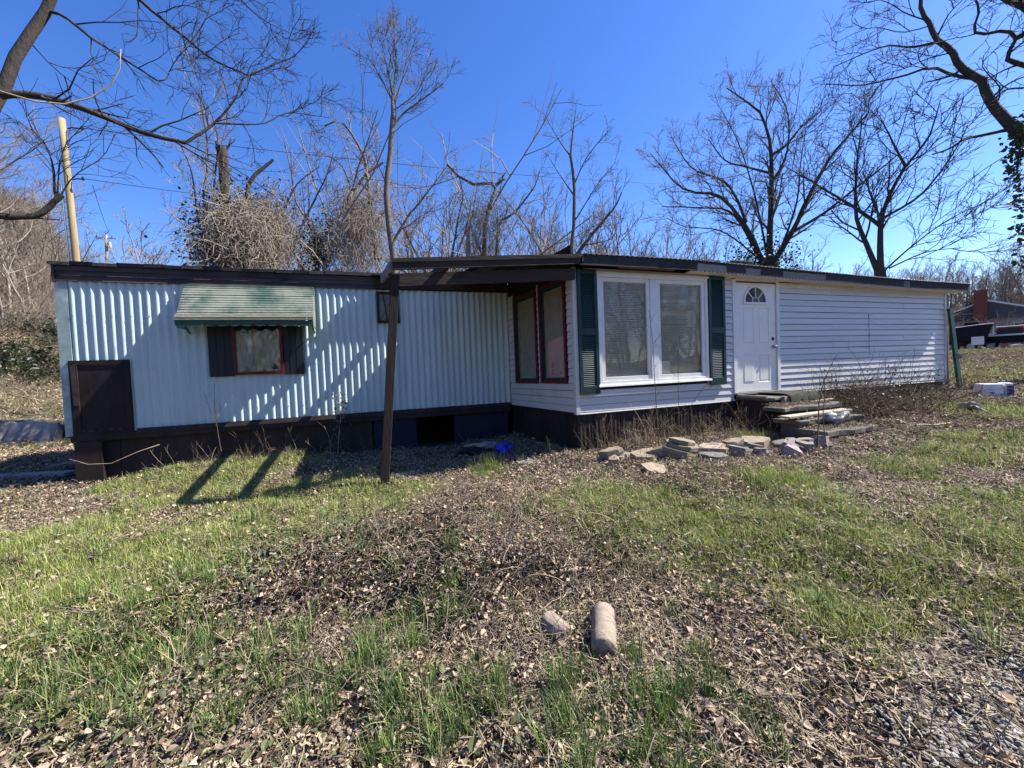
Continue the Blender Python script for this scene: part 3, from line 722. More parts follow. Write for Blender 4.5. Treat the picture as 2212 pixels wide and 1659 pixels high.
# --- skirting under the white front: narrow dark vertical boards
x = 2.83; rs = random.Random(5)
while x < 6.0:
    w_ = rs.uniform(.055, .075)
    zb_ = g(x, Y0) - .06
    y_ = Y0 + .012 + rs.uniform(-.006, .006)
    MB().prism([(0, -.010, 0), (w_ * .5, -.016, 0), (w_, -.010, 0), (w_, .006, 0), (0, .006, 0)], (x, y_, zb_), (x + rs.uniform(-.006, .006), y_, .80)).build('skirting_board', 'skirt_brown', H); x += w_ + .004
x = 0.0
while x < LS - .05:
    w_ = rs.uniform(.10, .14); p_ = sp(x) - nS * .03; q_ = sp(x + w_) - nS * .03
    MB().prism([(0, 0, 0), (q_[0] - p_[0], q_[1] - p_[1], 0), (q_[0] - p_[0] - nS[0] * .02, q_[1] - p_[1] - nS[1] * .02, 0), (-nS[0] * .02, -nS[1] * .02, 0)], (p_[0], p_[1], -.1), (p_[0], p_[1], .80)).build('skirting_board', 'skirt_brown', H); x += w_ + .005
MB().box((-4.4, 9.2, -.3), (12.3, 9.25, .76)).build('skirting_panel', 'skirt_brown', H)  # added panel under the mid floor, blocks daylight through the crawlspace
MB().box((7.2, Y0 + .03, .0), (12.4, Y0 + .06, .90)).build('skirting_panel', 'skirt_brown', H)

# --- roof edge over the white front
RE = 5.09
top = [(2.83, 3.19), (4.0, 3.20), (4.95, 3.205), (6.0, 3.18), (7.1, 3.155), (8.3, 3.13), (9.6, 3.105), (11.2, 3.085), (12.83, 3.085)]
def rtop(x): return float(np.interp(x, [a for a, _ in top], [b for _, b in top]))
for i in range(len(top) - 1):
    x0, x1 = top[i][0], top[i + 1][0]
    MB().prism([(0, 0, 0), (0, .035, 0), (0, .035, -.125), (0, 0, -.128)], (x0, RE, rtop(x0) - .02), (x1 - .003, RE, rtop(x1) - .02)).build('edge_board', 'wood_grey', H)
def strip(x0, x1, drop=.135, out=.004, slant=0.0):
    mb = MB(); n_ = max(2, int((x1 - x0) / .15))
    for i in range(n_):
        a = x0 + (x1 - x0) * i / n_; b = x0 + (x1 - x0) * (i + 1) / n_
        da, db = drop + rs.uniform(-.006, .006), drop + rs.uniform(-.006, .006)
        za, zb = rtop(a), rtop(b)
        mb.add([(a + slant, RE - out, za), (b + slant, RE - out, zb), (b, RE - out - .002, zb - db), (a, RE - out - .002, za - da),
                (a + slant, RE + .02, za + .004), (b + slant, RE + .02, zb + .004)], [(3, 2, 1, 0), (0, 1, 5, 4)])
    o = mb.build('tar_paper_strip', 'dark_shingle', H); m_ = o.modifiers.new('s', 'SOLIDIFY'); m_.thickness = .005
for a, b in ((2.86, 4.20), (4.20, 4.98), (5.62, 6.05), (6.38, 6.92), (8.05, 9.05), (9.06, 10.4), (10.62, 11.6), (11.6, 12.82)):
    strip(a, b, rs.uniform(.125, .142), slant=rs.uniform(-.03, .05))
for a, b in ((4.98, 5.6), (6.05, 6.4), (6.95, 8.0)):
    strip(a, b, .035)
# corrugated roofing seen on edge, roof deck, soffit
mb = MB(); n = 330
for i in range(n + 1):
    x = 2.88 + 9.95 * i / n; zz = rtop(x) + .006 + .009 * math.sin(i * 2.1)
    mb.v += [(x, RE - .03, zz), (x, Y1 + .25, zz + .25), (x, RE - .03, zz + .004), (x, Y1 + .25, zz + .254)]
for i in range(n):
    a = 4 * i; mb.f += [(a, a + 4, a + 5, a + 1), (a + 2, a + 3, a + 7, a + 6), (a, a + 2, a + 6, a + 4)]
mb.build('roof_sheet', 'roof_metal', H)
mb = MB(); n = 50
for i in range(n + 1):
    x = 2.9 + 9.9 * i / n
    mb.v += [(x, RE + .04, rtop(x) - .02), (x, Y1 + .25, rtop(x) + .22)]
for i in range(n): mb.f.append((2 * i, 2 * i + 1, 2 * i + 3, 2 * i + 2))
mb.build('roof_deck', 'wood_dark_x', H)
for x0, x1 in [(4.9 + .62 * i, 4.9 + .62 * (i + 1) - .004) for i in range(12)] + [(12.34, 12.80)]:
    z0_, z1_ = rtop(x0) - .158, rtop(x1) - .158
    MB().add([(x0, RE + .036, z0_), (x1, RE + .036, z1_), (x1, Y0 + .0, z1_ + .035 * 0), (x0, Y0 + .0, z0_), (x0, RE + .036, z0_ + .008), (x1, RE + .036, z1_ + .008), (x1, Y0, z1_ + .008), (x0, Y0, z0_ + .008)],
             [(0, 3, 2, 1), (4, 5, 6, 7), (0, 1, 5, 4), (1, 2, 6, 5), (2, 3, 7, 6), (3, 0, 4, 7)]).build('soffit_panel', 'vinyl_cream', H)
mb = MB(); x = 5.0                                       # ribbed drip lip under the edge
while x < 12.3:
    mb.add([(x, RE + .012, rtop(x) - .142), (x + .05, RE + .012, rtop(x) - .142), (x + .04, RE + .006, rtop(x) - .168), (x + .01, RE + .006, rtop(x) - .168)], [(0, 1, 2, 3)]); x += .085
kind(mb.build('soffit_ribs', 'vinyl_cream', H), 'stuff')
for x in (3.3, 3.75, 4.15, 4.6):                          # bare rafter tails and rot where the soffit is gone
    MB().bar((x, RE + .04, rtop(x) - .075), (x, Y0 + .05, rtop(x) - .06), .04, .10).build('rafter_tail', 'wood_dark', H)
MB().box((3.55, RE + .05, 3.055), (4.6, RE + .14, 3.075)).build('rotten_board', 'wood_rot', H)
MB().add([(3.9, RE + .03, 3.06), (4.12, RE + .03, 3.065), (4.02, RE + .04, 3.02), (3.95, RE + .04, 3.03)], [(0, 1, 2, 3)]).build('rot_splinter', 'wood_rot', H)
vt = MB(); vt.box((6.25, 5.5, 3.2), (6.62, 5.85, 3.36)).box((6.2, 5.45, 3.361), (6.67, 5.9, 3.39)); vt.build('roof_vent', 'dark_shingle', H, bevel=.01)
for i in range(26):
    x = rs.uniform(4.9, 7.5); z = rtop(x) + .02
    MB().prism([(0, 0, 0), (0, .14, .02), (0, .14, .026), (0, 0, .008)], (x, RE - .03 + rs.uniform(0, .1), z), (x + rs.uniform(.1, .22), RE - .03 + rs.uniform(0, .1), z + rs.uniform(-.005, .02))).build('loose_shingle', 'dark_shingle', H)

# --- open porch frame in front of the corrugated wall
pb = (-.075, 5.2); pt = (.20, 5.2)
MB().prism([(-.055, -.055, 0), (.055, -.055, 0), (.055, .055, 0), (-.055, .055, 0)], (pb[0], pb[1], g(*pb) - .15), (pt[0], pt[1], 2.80)).build('porch_post', 'wood_dark', H, bevel=.006)
MB().prism([(0, 0, 0), (0, .04, 0), (0, .04, .125), (0, 0, .125)], (.17, RE, 2.845), (2.86, RE, 3.055)).build('porch_edge_board', 'wood_dark_x', H)
MB().prism([(0, -.012, 0), (0, .02, 0), (0, .02, .05), (0, -.012, .05)], (.165, RE - .001, 2.935), (2.95, RE - .001, 3.148)).build('porch_edge_trim', 'wood_dark_x', H)
MB().prism([(0, -.04, 0), (0, .04, 0), (0, .04, .165), (0, -.04, .165)], (.12, 5.235, 2.655), (2.79, 5.24, 2.85)).build('porch_header', 'wood_dark_x', H)
def rz(x): return 2.90 + (x - .17) / 2.69 * .21
for x, m_ in ((.16, 'wood_grey'), (.86, 'wood_dark'), (1.56, 'wood_dark'), (2.1, 'wood_dark'), (2.62, 'wood_dark')):
    MB().bar((x, RE + .045, rz(x) + .0), (x - .12 if x < .5 else x - .03, Y1 - .08, 3.29), .042, .14).build('porch_rafter', m_, H)
bd = random.Random(8)
y_ = RE + .05
while y_ < Y1 - .02:                                       # surviving roof boards
    w_ = .14
    t_ = (y_ - RE) / (Y1 - RE)
    x0 = 1.50 + bd.uniform(-.05, .30)
    if t_ < .12: x0 = 1.18
    elif t_ < .35: x0 = bd.choice((1.78, 2.05, 1.95))
    if y_ > Y1 - .36: x0 = -.14
    za = rz(x0) + .085 + (3.375 - rz(x0) - .085) * t_; zb = rz(2.86) + .085 + (3.375 - rz(2.86) - .085) * t_
    MB().prism([(0, 0, 0), (0, w_ - .012, .012), (0, w_ - .012, .03), (0, 0, .018)], (x0, y_, za), (2.92, y_, zb)).build('roof_board', 'wood_dark_x', H)
    y_ += w_
MB().add([(1.42, 5.75, 3.165), (2.9, 5.75, 3.24), (2.9, Y1 - .03, 3.41), (1.42, Y1 - .03, 3.41), (1.42, 5.75, 3.17), (2.9, 5.75, 3.245), (2.9, Y1 - .03, 3.415), (1.42, Y1 - .03, 3.415)], [(0, 3, 2, 1), (4, 5, 6, 7), (0, 1, 5, 4), (1, 2, 6, 5), (2, 3, 7, 6), (3, 0, 4, 7)]).build('shade_sheet', 'dark_shingle', H)  # added sheet, stops sun dots reaching the wall through board gaps
MB().prism([(0, 0, 0), (0, .04, 0), (0, .04, .12), (0, 0, .12)], (-.1, Y1 - .085, 3.13), (2.5, Y1 - .085, 3.14)).build('ledger_board', 'wood_dark_x', H)
# boards leaning at the right end
# ================================================================== things by the house
gr_ = single(MB().bar((12.47, 5.31, .45), (12.50, 5.33, 2.88), .085, .03, (0, 1, 0)), 'leaning_board', 'wood_grey', 'tall grey weathered board upright against the right house corner', 'board')
mb = MB().bar((12.76, 5.22, g(12.76, 5.22) - .03), (12.47, 5.27, 2.56), .13, .045, (0, 1, 0))
single(mb, 'leaning_board', 'green_board', 'dark green painted board leaning against the right end of the house', 'board')
mb = MB().bar((12.46, 5.20, 1.47), (12.70, 5.18, 1.44), .03, .09, (0, 0, 1)); single(mb, 'cross_board', 'green_board', 'short green crosspiece tying the leaning green board to the grey one', 'board')

# --- entry steps
ST = thing('entry_steps', 'crumbling dark concrete block steps rising to the white front door', 'steps', (6.5, 4.4, .25))
def slab(x0, x1, y0, y1, z0, z1, name, m, parent, rot=0.0, bev=.012):
    c_ = Vector(((x0 + x1) / 2, (y0 + y1) / 2, 0)); mb = MB(); nx_ = 8
    jr = random.Random(int(x0 * 100 + z1 * 1000))
    vs = []
    for i in range(nx_ + 1):
        x = x0 + (x1 - x0) * i / nx_
        e0, e1 = jr.uniform(-.045, .03), jr.uniform(-.05, .02)
        vs.append([(x, y0 + e0, z0), (x, y0 + e0, z1 + e1 * .4), (x, y1, z1 + e1 * .4), (x, y1, z0)])
    V = []
    for r_ in vs:
        for p in r_:
            d = Vector(p) - c_; d.rotate(Quaternion((0, 0, 1), rot)); V.append(d + c_)
    Fs = [(0, 1, 2, 3), tuple(4 * nx_ + k_ for k_ in (3, 2, 1, 0))]
    for i in range(nx_):
        for j in range(4): Fs.append((4 * i + j, 4 * i + 4 + j, 4 * i + 4 + (j + 1) % 4, 4 * i + (j + 1) % 4))
    mb.add(V, Fs)
    return mb.build(name, m, parent, bevel=bev)
slab(6.04, 7.30, 4.76, 5.30, .84, .905, 'landing', 'concrete', ST)
MB().box((6.02, 4.74, .885), (6.055, 5.31, .925)).build('landing_edge_strip', 'plank_pale', ST)
MB().box((6.42, 4.72, .76), (6.58, 4.80, .90)).build('edge_block', 'plank_pale', ST)
slab(6.05, 7.30, 4.80, 5.28, .1, .838, 'landing_base', 'skirt_brown', ST)
slab(5.98, 7.42, 4.44, 4.80, .68, .765, 'tread', 'concrete', ST, .01)
slab(6.05, 7.30, 4.50, 4.79, .1, .678, 'riser_block', 'skirt_brown', ST)
slab(5.82, 7.18, 4.05, 4.46, .53, .61, 'tread', 'concrete', ST, -.02)
slab(5.95, 7.10, 4.12, 4.45, .1, .528, 'riser_block', 'stone_dark', ST)
slab(5.78, 6.98, 3.70, 4.08, .405, .485, 'tread', 'concrete', ST, .02)
slab(5.85, 6.9, 3.78, 4.07, .1, .403, 'riser_block', 'stone_dark', ST)
slab(5.60, 6.60, 3.36, 3.72, .28, .36, 'tread', 'concrete', ST, .03)
slab(5.66, 6.5, 3.42, 3.70, .05, .278, 'riser_block', 'stone_dark', ST)
# carpet over the landing
mb = MB(); n = 14
for i in range(n + 1):
    x = 6.50 + .82 * i / n; w_ = .012 * math.sin(i * 1.7) + .006 * math.sin(i * 4.1)
    pr = [(5.29, .925), (5.05, .93), (4.82, .928), (4.74, .915), (4.705, .88), (4.70 + w_, .80), (4.695 + w_ * 2, .775)]
    for y_, z in pr: mb.v.append((x, y_, z + w_ * .3))
m = 7
for i in range(n):
    for j in range(m - 1): a = i * m + j; mb.f.append((a, a + m, a + m + 1, a + 1))
o = single(mb, 'carpet_mat', 'moss_carpet', 'mossy dark carpet piece hanging over the edge of the door landing', 'carpet', smooth=True)
s_ = o.modifiers.new('s', 'SOLIDIFY'); s_.thickness = .012
mb = MB().bar((5.70, 4.20, .650), (7.16, 4.24, .665), .16, .032, (0, 0, 1)); single(mb, 'loose_plank', 'plank_pale', 'pale loose plank laid across the middle step tread', 'plank', bevel=.004)
mb = MB().bar((6.9, 4.60, .785), (7.5, 4.66, .80), .06, .02, (0, 0, 1)); single(mb, 'loose_lath', 'plank_pale', 'short pale lath lying on the upper step beside the brambles', 'plank')

def blob(name, m, c_, size, label, cat, seed, sub=3, rough=.35, flat=0.0, group=None, yaw=0.0, tilt=0.0, smooth=False, facet=0.0):
    """crumpled or rounded lump with its base at c_"""
    bm = bmesh.new(); bmesh.ops.create_icosphere(bm, subdivisions=sub, radius=1); rg = random.Random(seed)
    ph = [(rg.uniform(-1, 1), rg.uniform(-1, 1), rg.uniform(-1, 1), rg.uniform(0, 6), rg.uniform(2, 6)) for _ in range(9)]
    for v in bm.verts:
        p = v.co.copy(); d = 1.0
        for a, b, c2, f_, k_ in ph: d += rough * .28 * math.sin((p.x * a + p.y * b + p.z * c2) * k_ + f_)
        if facet:
            d = 1.0
            for a, b, c2, f_, k_ in ph:
                nrm_ = Vector((a, b, c2)).normalized(); lim = .62 + .06 * k_ * .5; dd = p.dot(nrm_)
                if dd > 1e-3: d = min(d, lim / dd)
        v.co = p * d
        v.co.x *= size[0] / 2; v.co.y *= size[1] / 2; v.co.z = (v.co.z * .5 + .5 - .12) * size[2]
    me = bpy.data.meshes.new(name); bm.to_mesh(me); bm.free(); me.materials.append(MATS[m])
    if smooth: me.polygons.foreach_set('use_smooth', [True] * len(me.polygons))
    o = put(name, me); o.location = tuple(map(float, c_)); o.rotation_euler = (tilt, tilt * .4, yaw)
    return tag(o, label, cat, group)
def flag(name, m, c_, size, label, seed, yaw=0.0, tilt=(0, 0), layers=1, group='flat stones heaped in front of the house', n=7, cat='stone'):
    """irregular flat stone, a polygon with broken edges, possibly in bedded layers"""
    if group and 'row' in group or group == 'flat stones heaped in front of the house': size = (size[0] * 1.22, size[1] * 1.3, size[2] * 1.25)
    rg = random.Random(seed); mb = MB(); z = 0
    an = sorted(2 * math.pi * (i + rg.uniform(-.32, .32)) / n for i in range(n)); rd = [rg.uniform(.66, 1.05) for _ in range(n)]
    for L in range(layers):
        h = size[2] / layers; sh = (rg.uniform(-.03, .03), rg.uniform(-.03, .03)); sc_ = 1 - .08 * L + rg.uniform(-.06, .04)
        rings = []
        for zz, k_ in ((0, .97), (h * .3, 1.0), (h * .9, .985), (h, .955)):
            rings.append([(sh[0] + sc_ * k_ * rd[i] * size[0] / 2 * math.cos(an[i]) + rg.uniform(-.012, .012), sh[1] + sc_ * k_ * rd[i] * size[1] / 2 * math.sin(an[i]) + rg.uniform(-.006, .006), z + zz + rg.uniform(-.08, .08) * h) for i in range(n)])
        rings.append([tuple(a * .5 for a in p[:2]) + (p[2] + rg.uniform(-.06, .10) * h,) for p in rings[-1]])
        V = [p for r_ in rings for p in r_] + [(sh[0], sh[1], z + h * 1.02)]
        Fs = [tuple(range(n))[::-1]] + [(k_ * n + i, k_ * n + (i + 1) % n, (k_ + 1) * n + (i + 1) % n, (k_ + 1) * n + i) for k_ in range(4) for i in range(n)]
        Fs += [(4 * n + i, 4 * n + (i + 1) % n, 5 * n) for i in range(n)]
        mb.add(V, Fs); z += h * .96
    o = mb.build(name, m); o.location = tuple(map(float, c_)); o.rotation_euler = (tilt[0], tilt[1], yaw)
    return tag(o, label, cat, group)
def gp(x, y, dz=-.035): return (x, y, g(x, y) + dz)
flag('flagstone', 'stone_grey', gp(2.99, 4.52), (.28, .22, .10), 'small grey stone at the porch end of the stone row', 1, .3)
flag('flagstone', 'stone_tan', gp(3.27, 4.28, .0), (.46, .27, .06), 'long tan flat slab tilted up beside the layered stone', 2, -.25, (.18, -.1))
flag('flagstone', 'stone_tan', gp(3.66, 4.12), (.46, .34, .21), 'thick layered brown stone, bedded like a stack of slates', 3, .2, (.12, .18), 4)
flag('flagstone', 'stone_grey', gp(3.30, 3.93), (.38, .22, .05), 'thin grey flat stone under the layered brown stone', 4, .15)
flag('flagstone', 'stone_tan', gp(3.00, 3.80), (.30, .27, .09), 'squarish pale tan stone lying apart on the grass side', 5, .1, (.22, 0), n=6)
flag('flagstone', 'stone_tan', gp(4.27, 4.08, .05), (.60, .34, .06), 'broad tan flagstone lying level on top of darker stones', 6, -.1, (.05, .03))
flag('flagstone', 'stone_dark', gp(3.92, 3.84), (.46, .28, .10), 'dark broken stone under the edge of the broad tan flagstone', 7, .2, (.1, .05), 2)
flag('flagstone', 'stone_tan', gp(4.95, 4.12, .02), (.52, .36, .11), 'rust-orange flat stone below the front door weeds', 8, .35, (.05, -.05), 2)
flag('block_stone', 'stone_grey', gp(4.47, 3.90, -.03), (.32, .25, .12), 'blocky grey-brown stone beside the rust-orange flat stone', 109, .3, (.1, .12), n=6)
flag('flagstone', 'stone_grey', gp(4.46, 3.57), (.54, .20, .05), 'thin straight-edged grey slab in front of the stone row', 10, -.05, (.05, 0), n=6)
flag('broken_stone', 'stone_pink', gp(4.86, 3.54, -.04), (.26, .20, .15), 'pinkish-grey sharp broken rock standing up on the stone row', 112, 1.1, (.35, -.3), n=5)
blob('rounded_stone', 'stone_dark', gp(5.38, 3.98, .01), (.42, .24, .14), 'smooth dark oblong stone on top of the stone row near the steps', 'stone', 13, 3, .12, yaw=-.1, smooth=True, group='flat stones heaped in front of the house')
flag('flagstone', 'stone_grey', gp(5.17, 3.70), (.34, .26, .12), 'grey chunky stone between the pinkish rock and the bottom step', 14, .7, (.1, .1), 2)
flag('flagstone', 'stone_dark', gp(5.62, 3.72), (.36, .26, .07), 'dark flat stone beside the bottom step', 15, .2)
flag('flagstone', 'stone_grey', gp(4.72, 3.80), (.30, .24, .12), 'grey lumpy stone wedged under the rust-orange flat stone', 16, .9, (0, .1), 2)
flag('flagstone', 'stone_dark', gp(2.72, 4.62), (.20, .16, .06), 'small dark stone fallen near the bump-out corner', 17, .4)
flag('flagstone', 'stone_dark', gp(1.95, 5.25), (.52, .30, .08), 'flat dark stone in the shade under the porch', 18, .1, group='stones around the porch')
p_ = onG((880, 1029)); flag('flagstone', 'plank_pale', (p_[0], p_[1], p_[2] - .01), (.50, .17, .06), 'pale flat stone beside the foot of the porch post', 19, -.05, (.05, 0), n=7, group='stones around the porch')
p_ = onG((1010, 1101)); flag('flagstone', 'stone_tan', (p_[0], p_[1], p_[2] - .0), (.18, .10, .05), 'small cream stone lying alone among the brown leaves', 20, .2, (.1, .1), group='loose stones in the leaves')
rg = random.Random(99)
for i in range(18):
    x = 2.75 + 2.95 * (i + rg.random()) / 18; y = 4.55 - .26 * (x - 2.75) + rg.uniform(-.26, .22)
    flag('rubble_stone', rg.choice(('stone_grey', 'stone_tan', 'stone_dark', 'stone_grey')), gp(x, y, -.01 + rg.uniform(0, .05)), (rg.uniform(.18, .38), rg.uniform(.14, .26), rg.uniform(.06, .14)), 'small broken stone wedged among the flat stones of the row', 200 + i, rg.uniform(-.8, .8), (rg.uniform(-.35, .35), rg.uniform(-.35, .35)), rg.choice((1, 1, 2)), group='small stones wedged in the stone row', n=rg.choice((5, 6, 7)))
# concrete cylinder and broken pieces in the foreground
a, b = onZ((1303, 1322), g(1.2, 2.05) + .07), onZ((1305, 1392), g(1.08, 1.85) + .07)
ax = Vector(b - a).normalized(); cyl = MB(); n = 20; rg = random.Random(3); pts = []; rs_ = []
for t_ in (0, .02, .2, .4, .6, .8, .97, 1.0): pts.append(Vector(a) + ax * .33 * t_); rs_.append(.070 if 0 < t_ < 1 else .062)
cyl.tube(pts, rs_, 28)
cyl.v = [tuple(c_ + rg.uniform(-.0016, .0016) for c_ in v) for v in cyl.v]
single(cyl, 'concrete_cylinder', 'concrete_cylinder', 'pale round concrete cylinder lying on its side in the dead leaves', 'concrete cylinder', smooth=True)
p_ = onG((1195, 1372)); cyl = MB(); d_ = Vector((.35, -.9, -.1)).normalized(); pts = [Vector(p_) + Vector((-.02, .07, .06)) + d_ * t_ for t_ in (0, .015, .06, .12, .165, .175)]
cyl.tube(pts, [.055, .064, .068, .066, .064, .05], 16); cyl.v = [tuple(c_ + rg.uniform(-.004, .004) for c_ in v) for v in cyl.v]
single(cyl, 'broken_cylinder', 'concrete_cylinder', 'short broken stub of round concrete beside the longer cylinder', 'concrete cylinder', bevel=.003)
p_ = onG((1140, 1352)); flag('flagstone', 'stone_tan', (p_[0], p_[1], p_[2] - .02), (.15, .10, .06), 'small whitish stone beside the broken concrete stub', 23, .4, (.1, .1), group='loose stones in the leaves')
p_ = onG((1150, 1583)); flag('flagstone', 'stone_tan', (p_[0], p_[1], p_[2] - .015), (.24, .19, .055), 'flat tan stone half buried among the tall grass', 24, .2, (.05, .0), group='loose stones in the leaves')
p_ = onG((1215, 1295)); flag('flagstone', 'stone_grey', (p_[0], p_[1] + .02, p_[2] + .0), (.20, .13, .05), 'grey stone sticking out of the dark hole in the leaves', 25, -.5, (.3, -.25), group='loose stones in the leaves')
p_ = onG((1120, 1440)); flag('flagstone', 'stone_tan', (p_[0], p_[1], p_[2] - .015), (.13, .11, .04), 'flat tan chip below the broken concrete stub', 26, .5, (.1, .0), group='loose stones in the leaves')
# litter
p_ = onG((1120, 955))
bag = blob('plastic_bag', 'blue_plastic', (1.93, 6.25, g(1.93, 6.25) - .01), (.25, .2, .17), 'crumpled bright blue plastic bag under the porch', 'bag', 31, 4, .75)
blob('cloth_scrap', 'tarp_pale', (1.62, 6.55, g(1.62, 6.55) + .12), (.42, .24, .10), 'pale cloth scrap on dark rubbish under the porch', 'cloth', 32, 3, .6)
blob('rubbish_bag', 'dark_tarp', (1.50, 6.5, g(1.5, 6.5) - .02), (.55, .42, .22), 'dark rubbish heap under the pale cloth scrap in the porch', 'bag', 33, 3, .6)
blob('plastic_bag', 'bag_grey', (6.46, 3.98, .475), (.19, .16, .15), 'grey shiny plastic bag hanging on the lower steps', 'bag', 34, 4, 1.2)
p_ = onG((2104, 893)); blob('plastic_bag', 'bag_grey', (p_[0], p_[1], p_[2] - .02), (.24, .20, .20), 'crumpled pale grey plastic bag in the grass before the cooler', 'bag', 35, 4, 1.15)
p_ = onG((1512, 925 + 6)); blob('bottle', 'green_bottle', (4.6, 4.35, g(4.6, 4.35) - .01), (.16, .09, .08), 'crushed green bottle in the dead leaves behind the stone row', 'bottle', 36, 3, .4)
# cooler lying on its side
p_ = np.array([11.95, 4.42, g(11.95, 4.42)])
ck = thing('cooler', 'white and navy picnic cooler lying on its side in the grass', 'cooler', p_)
yaw = -.75; ux, uy = math.cos(yaw), math.sin(yaw)
def cb(u0, u1, v0, v1, z0, z1, tp=0.0):
    V = []
    for z, k_ in ((z0, 0), (z1, tp)):
        for u, v in ((u0 + k_, v0 + k_), (u1 - k_, v0 + k_), (u1 - k_, v1 - k_), (u0 + k_, v1 - k_)):
            V.append((p_[0] + .75 * (u * ux - v * uy), p_[1] + .75 * (u * uy + v * ux), p_[2] + z))
    return MB().add(V, [(0, 3, 2, 1), (4, 5, 6, 7), (0, 1, 5, 4), (1, 2, 6, 5), (2, 3, 7, 6), (3, 0, 4, 7)])
cb(-.30, .14, -.2, .2, -.02, .285, .02).build('body', 'white_plastic', ck, bevel=.025)
cb(.141, .32, -.205, .205, -.02, .30, .015).build('lid', 'white_plastic', ck, bevel=.03)
cb(.17, .30, -.2075, -.2055, .03, .245).build('lid_panel', 'navy_plastic', ck)
cb(-.2, -.05, -.215, -.2005, .10, .13).build('handle', 'white_plastic', ck)

# sticks on the ground
def stick(pix, r_, m, label, lift=.012, name='fallen_branch', group=None, k=6):
    pts = [onG(p) for p in pix]; P = []
    for i in range(len(pts) - 1):
        for t_ in (0, .33, .66): P.append(pts[i] * (1 - t_) + pts[i + 1] * t_)
    P.append(pts[-1]); n_ = len(P)
    for p in P: p[2] = g(p[0], p[1]) + lift
    return single(MB().tube(P, [r_ * (1.1 - .65 * i / n_) for i in range(n_)], k), name, m, label, 'branch', group, True)
stick([(1905, 914), (1960, 924), (2020, 927), (2078, 922)], .022, 'stem_straw', 'long pale bent stick lying on the grass beside the brambles', .05)
stick([(1965, 745 * 1.0 + 160), (1990, 905)], .01, 'stem_straw', 'short straw stick by the long bent stick', .05)
stick([(1447, 1272), (1480, 1300), (1515, 1340)], .011, 'bark', 'brown stick slanting through the leaves right of the cylinder', .03)
stick([(1208, 1255), (1260, 1242), (1330, 1222)], .016, 'stem_straw', 'pale branch above the dark hole in the leaves', .05)
stick([(1068, 1302), (1085, 1278), (1100, 1255)], .014, 'stem_straw', 'splintered pale stick standing by the hole', .05)
stick([(290, 1535), (330, 1480), (362, 1440)], .012, 'stem_straw', 'thick bleached broken stem in the tall grass', .08)
stick([(0, 1420), (60, 1390), (230, 1375)], .006, 'stem_straw', 'thin bleached runner arching over the grass', .05)
# small board in the gravel, planks in the trailer's shade
p_ = onG((1980, 1222)); single(MB().bar((p_[0] - .05, p_[1] + .12, g(p_[0], p_[1]) + .015), (p_[0] + .05, p_[1] - .12, g(p_[0], p_[1]) + .012), .05, .015), 'board_offcut', 'wood_grey', 'small weathered board offcut lying on the dry ground', 'board')
single(MB().bar((-6.9, 8.9, g(-6.9, 8.9) + .06), (-4.9, 8.2, g(-4.9, 8.2) + .10), .22, .05), 'fallen_plank', 'wood_grey', 'weathered plank lying in the shade off the left house end', 'plank')
single(MB().bar((-5.6, 8.85, g(-5.6, 8.85) + .15), (-4.75, 9.0, g(-4.75, 9.0) + .17), .20, .03), 'fallen_plank', 'wood_grey', 'short wide board propped by the left house end pier', 'plank')
mb = MB(); P = [onY((150, 992), 7.3), onY((190, 1003), 7.25), onY((240, 1001), 7.2), onY((300, 975), 7.25), onY((345, 960), 7.3)]
single(MB().tube(P, .005, 5), 'loose_cable', 'stem_straw', 'pale loose vine drooping before the left skirting', 'vine', None, True)

# --- low retaining wall with pale rotten sheet, left background
RW = thing('retaining_wall', 'low dark block retaining wall left of the house', 'wall', (-9.5, 14.4, g(-9.5, 14.4)))
rg = random.Random(7)
A, B = np.array([-12.6, 16.2]), np.array([-6.6, 13.3]); n = 15
for row in range(2):
    for i in range(n):
        t0, t1 = (i + .5 * row) / n, (i + .5 * row + .96) / n
        a, b = A + (B - A) * t0, A + (B - A) * t1; z = g(*a) - .05 + row * .26
        MB().bar((a[0], a[1], z + .13), (b[0], b[1], z + .13 + rg.uniform(-.02, .02)), .28, .25).build('block', 'stone_dark', RW, bevel=.02)
mb = MB(); n = 30; c0, c1 = np.array([-9.9, 14.55]), np.array([-8.2, 13.72])
for i in range(n + 1):
    p = c0 + (c1 - c0) * i / n; fold = .30 * math.sin(i * 1.15) + .12 * math.sin(i * 2.7)
    zg = g(*p)
    for k_, z in enumerate((.60, .56, .35, .15, .02)):
        f_ = (-.12, -.2, -.24, -.3, -.36)[k_] - .0 + fold * (0, .3, .8, 1, 1.2)[k_] * .6
        mb.v.append((p[0] + .44 * f_, p[1] + .9 * f_, zg + z + .03 * math.sin(i * .7)))
for i in range(n):
    for j in range(4): a = i * 5 + j; mb.f.append((a, a + 1, a + 6, a + 5))
o = single(mb, 'draped_sheet', 'tarp_pale', 'pale folded sheet draped over the low block wall', 'sheet', smooth=True)

